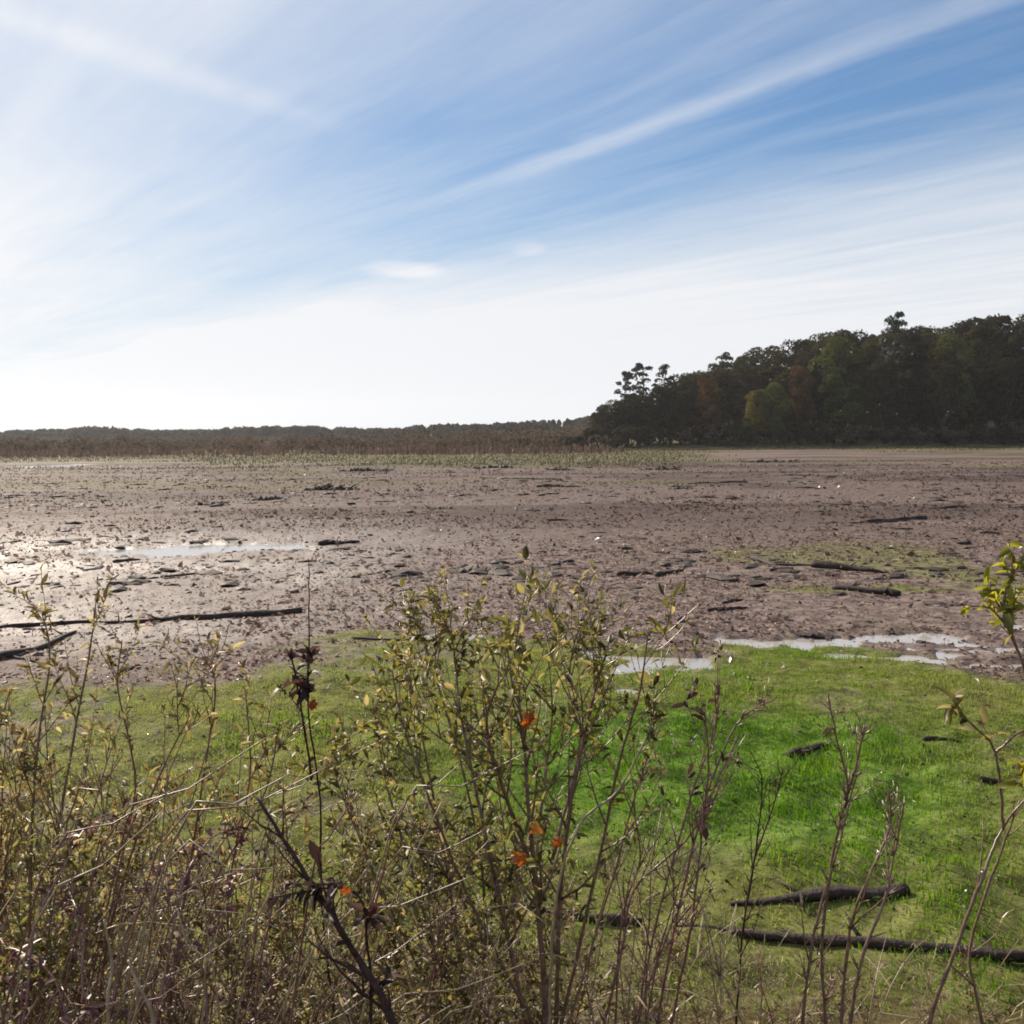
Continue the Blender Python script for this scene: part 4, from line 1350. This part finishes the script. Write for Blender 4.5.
w = bpy.data.worlds.new("World"); scene.world = w; w.use_nodes = True
nt = w.node_tree
for n_ in list(nt.nodes): nt.nodes.remove(n_)
wo = nt.nodes.new("ShaderNodeOutputWorld"); bg = nt.nodes.new("ShaderNodeBackground")
sky = nt.nodes.new("ShaderNodeTexSky"); sky.sky_type = 'NISHITA'; sky.sun_disc = False
sky.sun_elevation = SUN_EL; sky.sun_rotation = SUN_AZ
sky.air_density = .9; sky.dust_density = .1; sky.ozone_density = 2.0
tc = N(nt, "ShaderNodeTexCoord")
sp = N(nt, "ShaderNodeSeparateXYZ"); nt.links.new(tc.outputs['Generated'], sp.inputs[0])
dx, dy, dz = sp.outputs
dzc = math_n(nt, 'MAXIMUM', dz, .03)
ppx = math_n(nt, 'DIVIDE', dx, dzc); ppy = math_n(nt, 'DIVIDE', dy, dzc)
# cloud-deck coordinates: s along the cirrus streaks, t across them
s_ = math_n(nt, 'ADD', math_n(nt, 'MULTIPLY', ppx, -.61), math_n(nt, 'MULTIPLY', ppy, .79))
t_ = math_n(nt, 'ADD', math_n(nt, 'MULTIPLY', ppx, .79), math_n(nt, 'MULTIPLY', ppy, .61))


def vec(a, b, c=0.0):
    n = nt.nodes.new("ShaderNodeCombineXYZ")
    for i, q in enumerate((a, b, c)):
        if isinstance(q, (int, float)): n.inputs[i].default_value = q
        else: nt.links.new(q, n.inputs[i])
    return n.outputs[0]


warp = noise_n(nt, vec(math_n(nt, 'MULTIPLY', s_, .35), math_n(nt, 'MULTIPLY', t_, .8), 3.1), 1.0, 3)
tw = math_n(nt, 'MULTIPLY_ADD', math_n(nt, 'SUBTRACT', warp, .5), .9, t_)
streak = noise_n(nt, vec(math_n(nt, 'MULTIPLY', s_, .35), math_n(nt, 'MULTIPLY', tw, 3.2), 7.7), 1.0, 7, .6)
soft = noise_n(nt, vec(math_n(nt, 'MULTIPLY', s_, .5), math_n(nt, 'MULTIPLY', tw, 1.1), 1.3), 1.0, 5, .55)
fine = noise_n(nt, vec(math_n(nt, 'MULTIPLY', s_, 1.1), math_n(nt, 'MULTIPLY', t_, 9.0), 5.2), 1.0, 6, .6)
# cover as a function of t
crv = N(nt, "ShaderNodeValToRGB"); e = crv.color_ramp.elements
CURVE = [(0.0, .55), (.8, .44), (1.4, .22), (2.1, .08), (2.75, .0), (3.3, .10), (3.75, .45), (4.6, .68), (6.5, .84), (10.0, .94)]
while len(e) < len(CURVE): e.new(.5)
for el, (p_, c_) in zip(e, CURVE):
    el.position = p_ / 10; el.color = (c_, c_, c_, 1)
nt.links.new(math_n(nt, 'DIVIDE', tw, 10.0, clamp=True), crv.inputs[0])
cover = crv.outputs[0]
cover = math_n(nt, 'ADD', cover, math_n(nt, 'MULTIPLY', math_n(nt, 'SUBTRACT', streak, .5), .55))
cover = math_n(nt, 'ADD', cover, math_n(nt, 'MULTIPLY', math_n(nt, 'SUBTRACT', soft, .5), .45))
cover = math_n(nt, 'ADD', cover, math_n(nt, 'MULTIPLY', math_n(nt, 'SUBTRACT', fine, .5), .22))


def band(tt, c, hw, amp):
    d = math_n(nt, 'ABSOLUTE', math_n(nt, 'SUBTRACT', tt, c))
    return math_n(nt, 'MULTIPLY', maprange(nt, d, 0.0, hw, 1.0, 0.0), amp)


# contrail 1 (a straight trail on the cloud deck), spreading and fading to its old end
tl_ = math_n(nt, 'MULTIPLY_ADD', math_n(nt, 'SUBTRACT', noise_n(nt, vec(s_, t_, 2.2), 2.2, 4), .5), .14, t_)
tl_ = math_n(nt, 'MULTIPLY_ADD', math_n(nt, 'SUBTRACT', s_, 2.0), -.05, tl_)
trail = band(tl_, 2.38, .12, .27)
trail = math_n(nt, 'MULTIPLY', trail, maprange(nt, s_, 3.9, 2.6))
# contrail 2 crosses the first at the upper left
A2 = on = None
v1 = ray(0, 10); v2 = ray(330, 125)
q1 = Vector((v1.x / v1.z, v1.y / v1.z)); q2 = Vector((v2.x / v2.z, v2.y / v2.z))
dd = (q2 - q1).normalized(); nn = Vector((-dd.y, dd.x))
l2 = math_n(nt, 'ADD', math_n(nt, 'MULTIPLY', ppx, nn.x), math_n(nt, 'MULTIPLY', ppy, nn.y))
l2 = math_n(nt, 'MULTIPLY_ADD', math_n(nt, 'SUBTRACT', noise_n(nt, vec(s_, t_, 4.2), 1.6, 4), .5), .16, l2)
trail2 = band(l2, nn.dot(q1), .15, .16)
al2 = math_n(nt, 'ADD', math_n(nt, 'MULTIPLY', ppx, dd.x), math_n(nt, 'MULTIPLY', ppy, dd.y))
trail2 = math_n(nt, 'MULTIPLY', trail2, maprange(nt, al2, dd.dot(q2) + .3, dd.dot(q2) - .5))
cover = math_n(nt, 'ADD', cover, math_n(nt, 'ADD', trail, trail2))


# small bright wisps
def wisp(px, py, ls, lt, amp):
    v = ray(px, py); x_ = v.x / v.z; y_ = v.y / v.z
    nz = noise_n(nt, vec(math_n(nt, 'MULTIPLY', ppx, 3.0), math_n(nt, 'MULTIPLY', ppy, 3.0), px), 1.0, 5, .65)
    jj = math_n(nt, 'MULTIPLY', math_n(nt, 'SUBTRACT', nz, .5), .9)
    a = math_n(nt, 'DIVIDE', math_n(nt, 'SUBTRACT', ppx, x_), ls)
    b = math_n(nt, 'DIVIDE', math_n(nt, 'SUBTRACT', ppy, y_), lt)
    r2 = math_n(nt, 'ADD', math_n(nt, 'MULTIPLY', a, a), math_n(nt, 'MULTIPLY', b, b))
    return math_n(nt, 'MULTIPLY', maprange(nt, math_n(nt, 'ADD', r2, jj), 1.0, 0.0), amp)


cover = math_n(nt, 'ADD', cover, math_n(nt, 'ADD', wisp(402, 270, .30, .42, .35), wisp(528, 249, .12, .25, .15)))
# aureole: thin cirrus forward-scatters round the sun
dot = math_n(nt, 'ADD', math_n(nt, 'ADD', math_n(nt, 'MULTIPLY', dx, sun_dir.x), math_n(nt, 'MULTIPLY', dy, sun_dir.y)), math_n(nt, 'MULTIPLY', dz, sun_dir.z))
dotc = math_n(nt, 'MAXIMUM', dot, 0.0)
aur = math_n(nt, 'MULTIPLY', math_n(nt, 'POWER', dotc, 4.0), .36)
cover = math_n(nt, 'ADD', cover, aur, clamp=True)
# sun glow low on the sunward side, painted in as extra cloud white
hs_ = Vector((sun_dir.x, sun_dir.y, 0)).normalized()
hd_ = math_n(nt, 'MAXIMUM', math_n(nt, 'ADD', math_n(nt, 'MULTIPLY', dx, hs_.x), math_n(nt, 'MULTIPLY', dy, hs_.y)), 0.0)
low = math_n(nt, 'MULTIPLY', math_n(nt, 'POWER', hd_, 4.0), maprange(nt, dz, .30, .08, 0.0, .75))
cover = math_n(nt, 'ADD', cover, low, clamp=True)
# horizon milkiness
cover = math_n(nt, 'MAXIMUM', cover, maprange(nt, dz, .25, .0, 0.0, .96))
gain = math_n(nt, 'MULTIPLY_ADD', math_n(nt, 'POWER', dotc, 5.0), .04, 1.0)
cl = N(nt, "ShaderNodeVectorMath", operation='SCALE'); cl.inputs[0].default_value = (5.1, 5.2, 5.4)
nt.links.new(gain, cl.inputs['Scale'])
KN = 9.0   # soft compression of clear-sky brightness near the sun, like a camera's response
ssp = N(nt, "ShaderNodeSeparateXYZ"); nt.links.new(sky.outputs[0], ssp.inputs[0])
lum = math_n(nt, 'ADD', math_n(nt, 'MULTIPLY', ssp.outputs[1], .6), math_n(nt, 'MULTIPLY', ssp.outputs[2], .4))
vc = N(nt, "ShaderNodeVectorMath", operation='SCALE'); nt.links.new(sky.outputs[0], vc.inputs[0])
nt.links.new(math_n(nt, 'DIVIDE', KN, math_n(nt, 'ADD', lum, KN)), vc.inputs['Scale'])
vt = N(nt, "ShaderNodeVectorMath", operation='MULTIPLY'); nt.links.new(vc.outputs[0], vt.inputs[0]); vt.inputs[1].default_value = (.70, .86, .95)
vc = vt
fin = mixc(nt, cover, vc.outputs[0], cl.outputs[0])
nt.links.new(fin, bg.inputs[0]); bg.inputs[1].default_value = .1
nt.links.new(bg.outputs[0], wo.inputs['Surface'])

# air
mt = bpy.data.materials.new("haze_air"); mt.use_nodes = True
hn = mt.node_tree
for n_ in list(hn.nodes): hn.nodes.remove(n_)
ho = hn.nodes.new("ShaderNodeOutputMaterial"); pv = hn.nodes.new("ShaderNodeVolumePrincipled")
pv.inputs['Color'].default_value = (.93, .95, 1.0, 1); pv.inputs['Density'].default_value = .00010; pv.inputs['Anisotropy'].default_value = .5
hn.links.new(pv.outputs[0], ho.inputs['Volume'])
mb = MB()
x0, x1, y0, y1, z0, z1 = -1600, 1600, -1600, 1600, -1.6, 60
vs = [Vector(q) for q in ((x0, y0, z0), (x1, y0, z0), (x1, y1, z0), (x0, y1, z0), (x0, y0, z1), (x1, y0, z1), (x1, y1, z1), (x0, y1, z1))]
mb.add(vs, [(3, 2, 1, 0), (4, 5, 6, 7), (0, 1, 5, 4), (1, 2, 6, 5), (2, 3, 7, 6), (3, 0, 4, 7)])
ho_ = mb.build("haze", mt)
tag(ho_, "thin bright air between the camera and the far shore", "haze", kind="stuff")

# ------------------------------------------------------------------ render settings
scene.view_settings.view_transform = 'Standard'
scene.view_settings.look = 'None'
scene.view_settings.gamma = 1.0
scene.view_settings.use_curve_mapping = False
scene.view_settings.exposure = .75
cy = scene.cycles
cy.max_bounces = 6; cy.diffuse_bounces = 2; cy.glossy_bounces = 2; cy.transmission_bounces = 3; cy.volume_bounces = 0; cy.transparent_max_bounces = 6
cy.use_denoising = True
cy.filter_width = 1.8
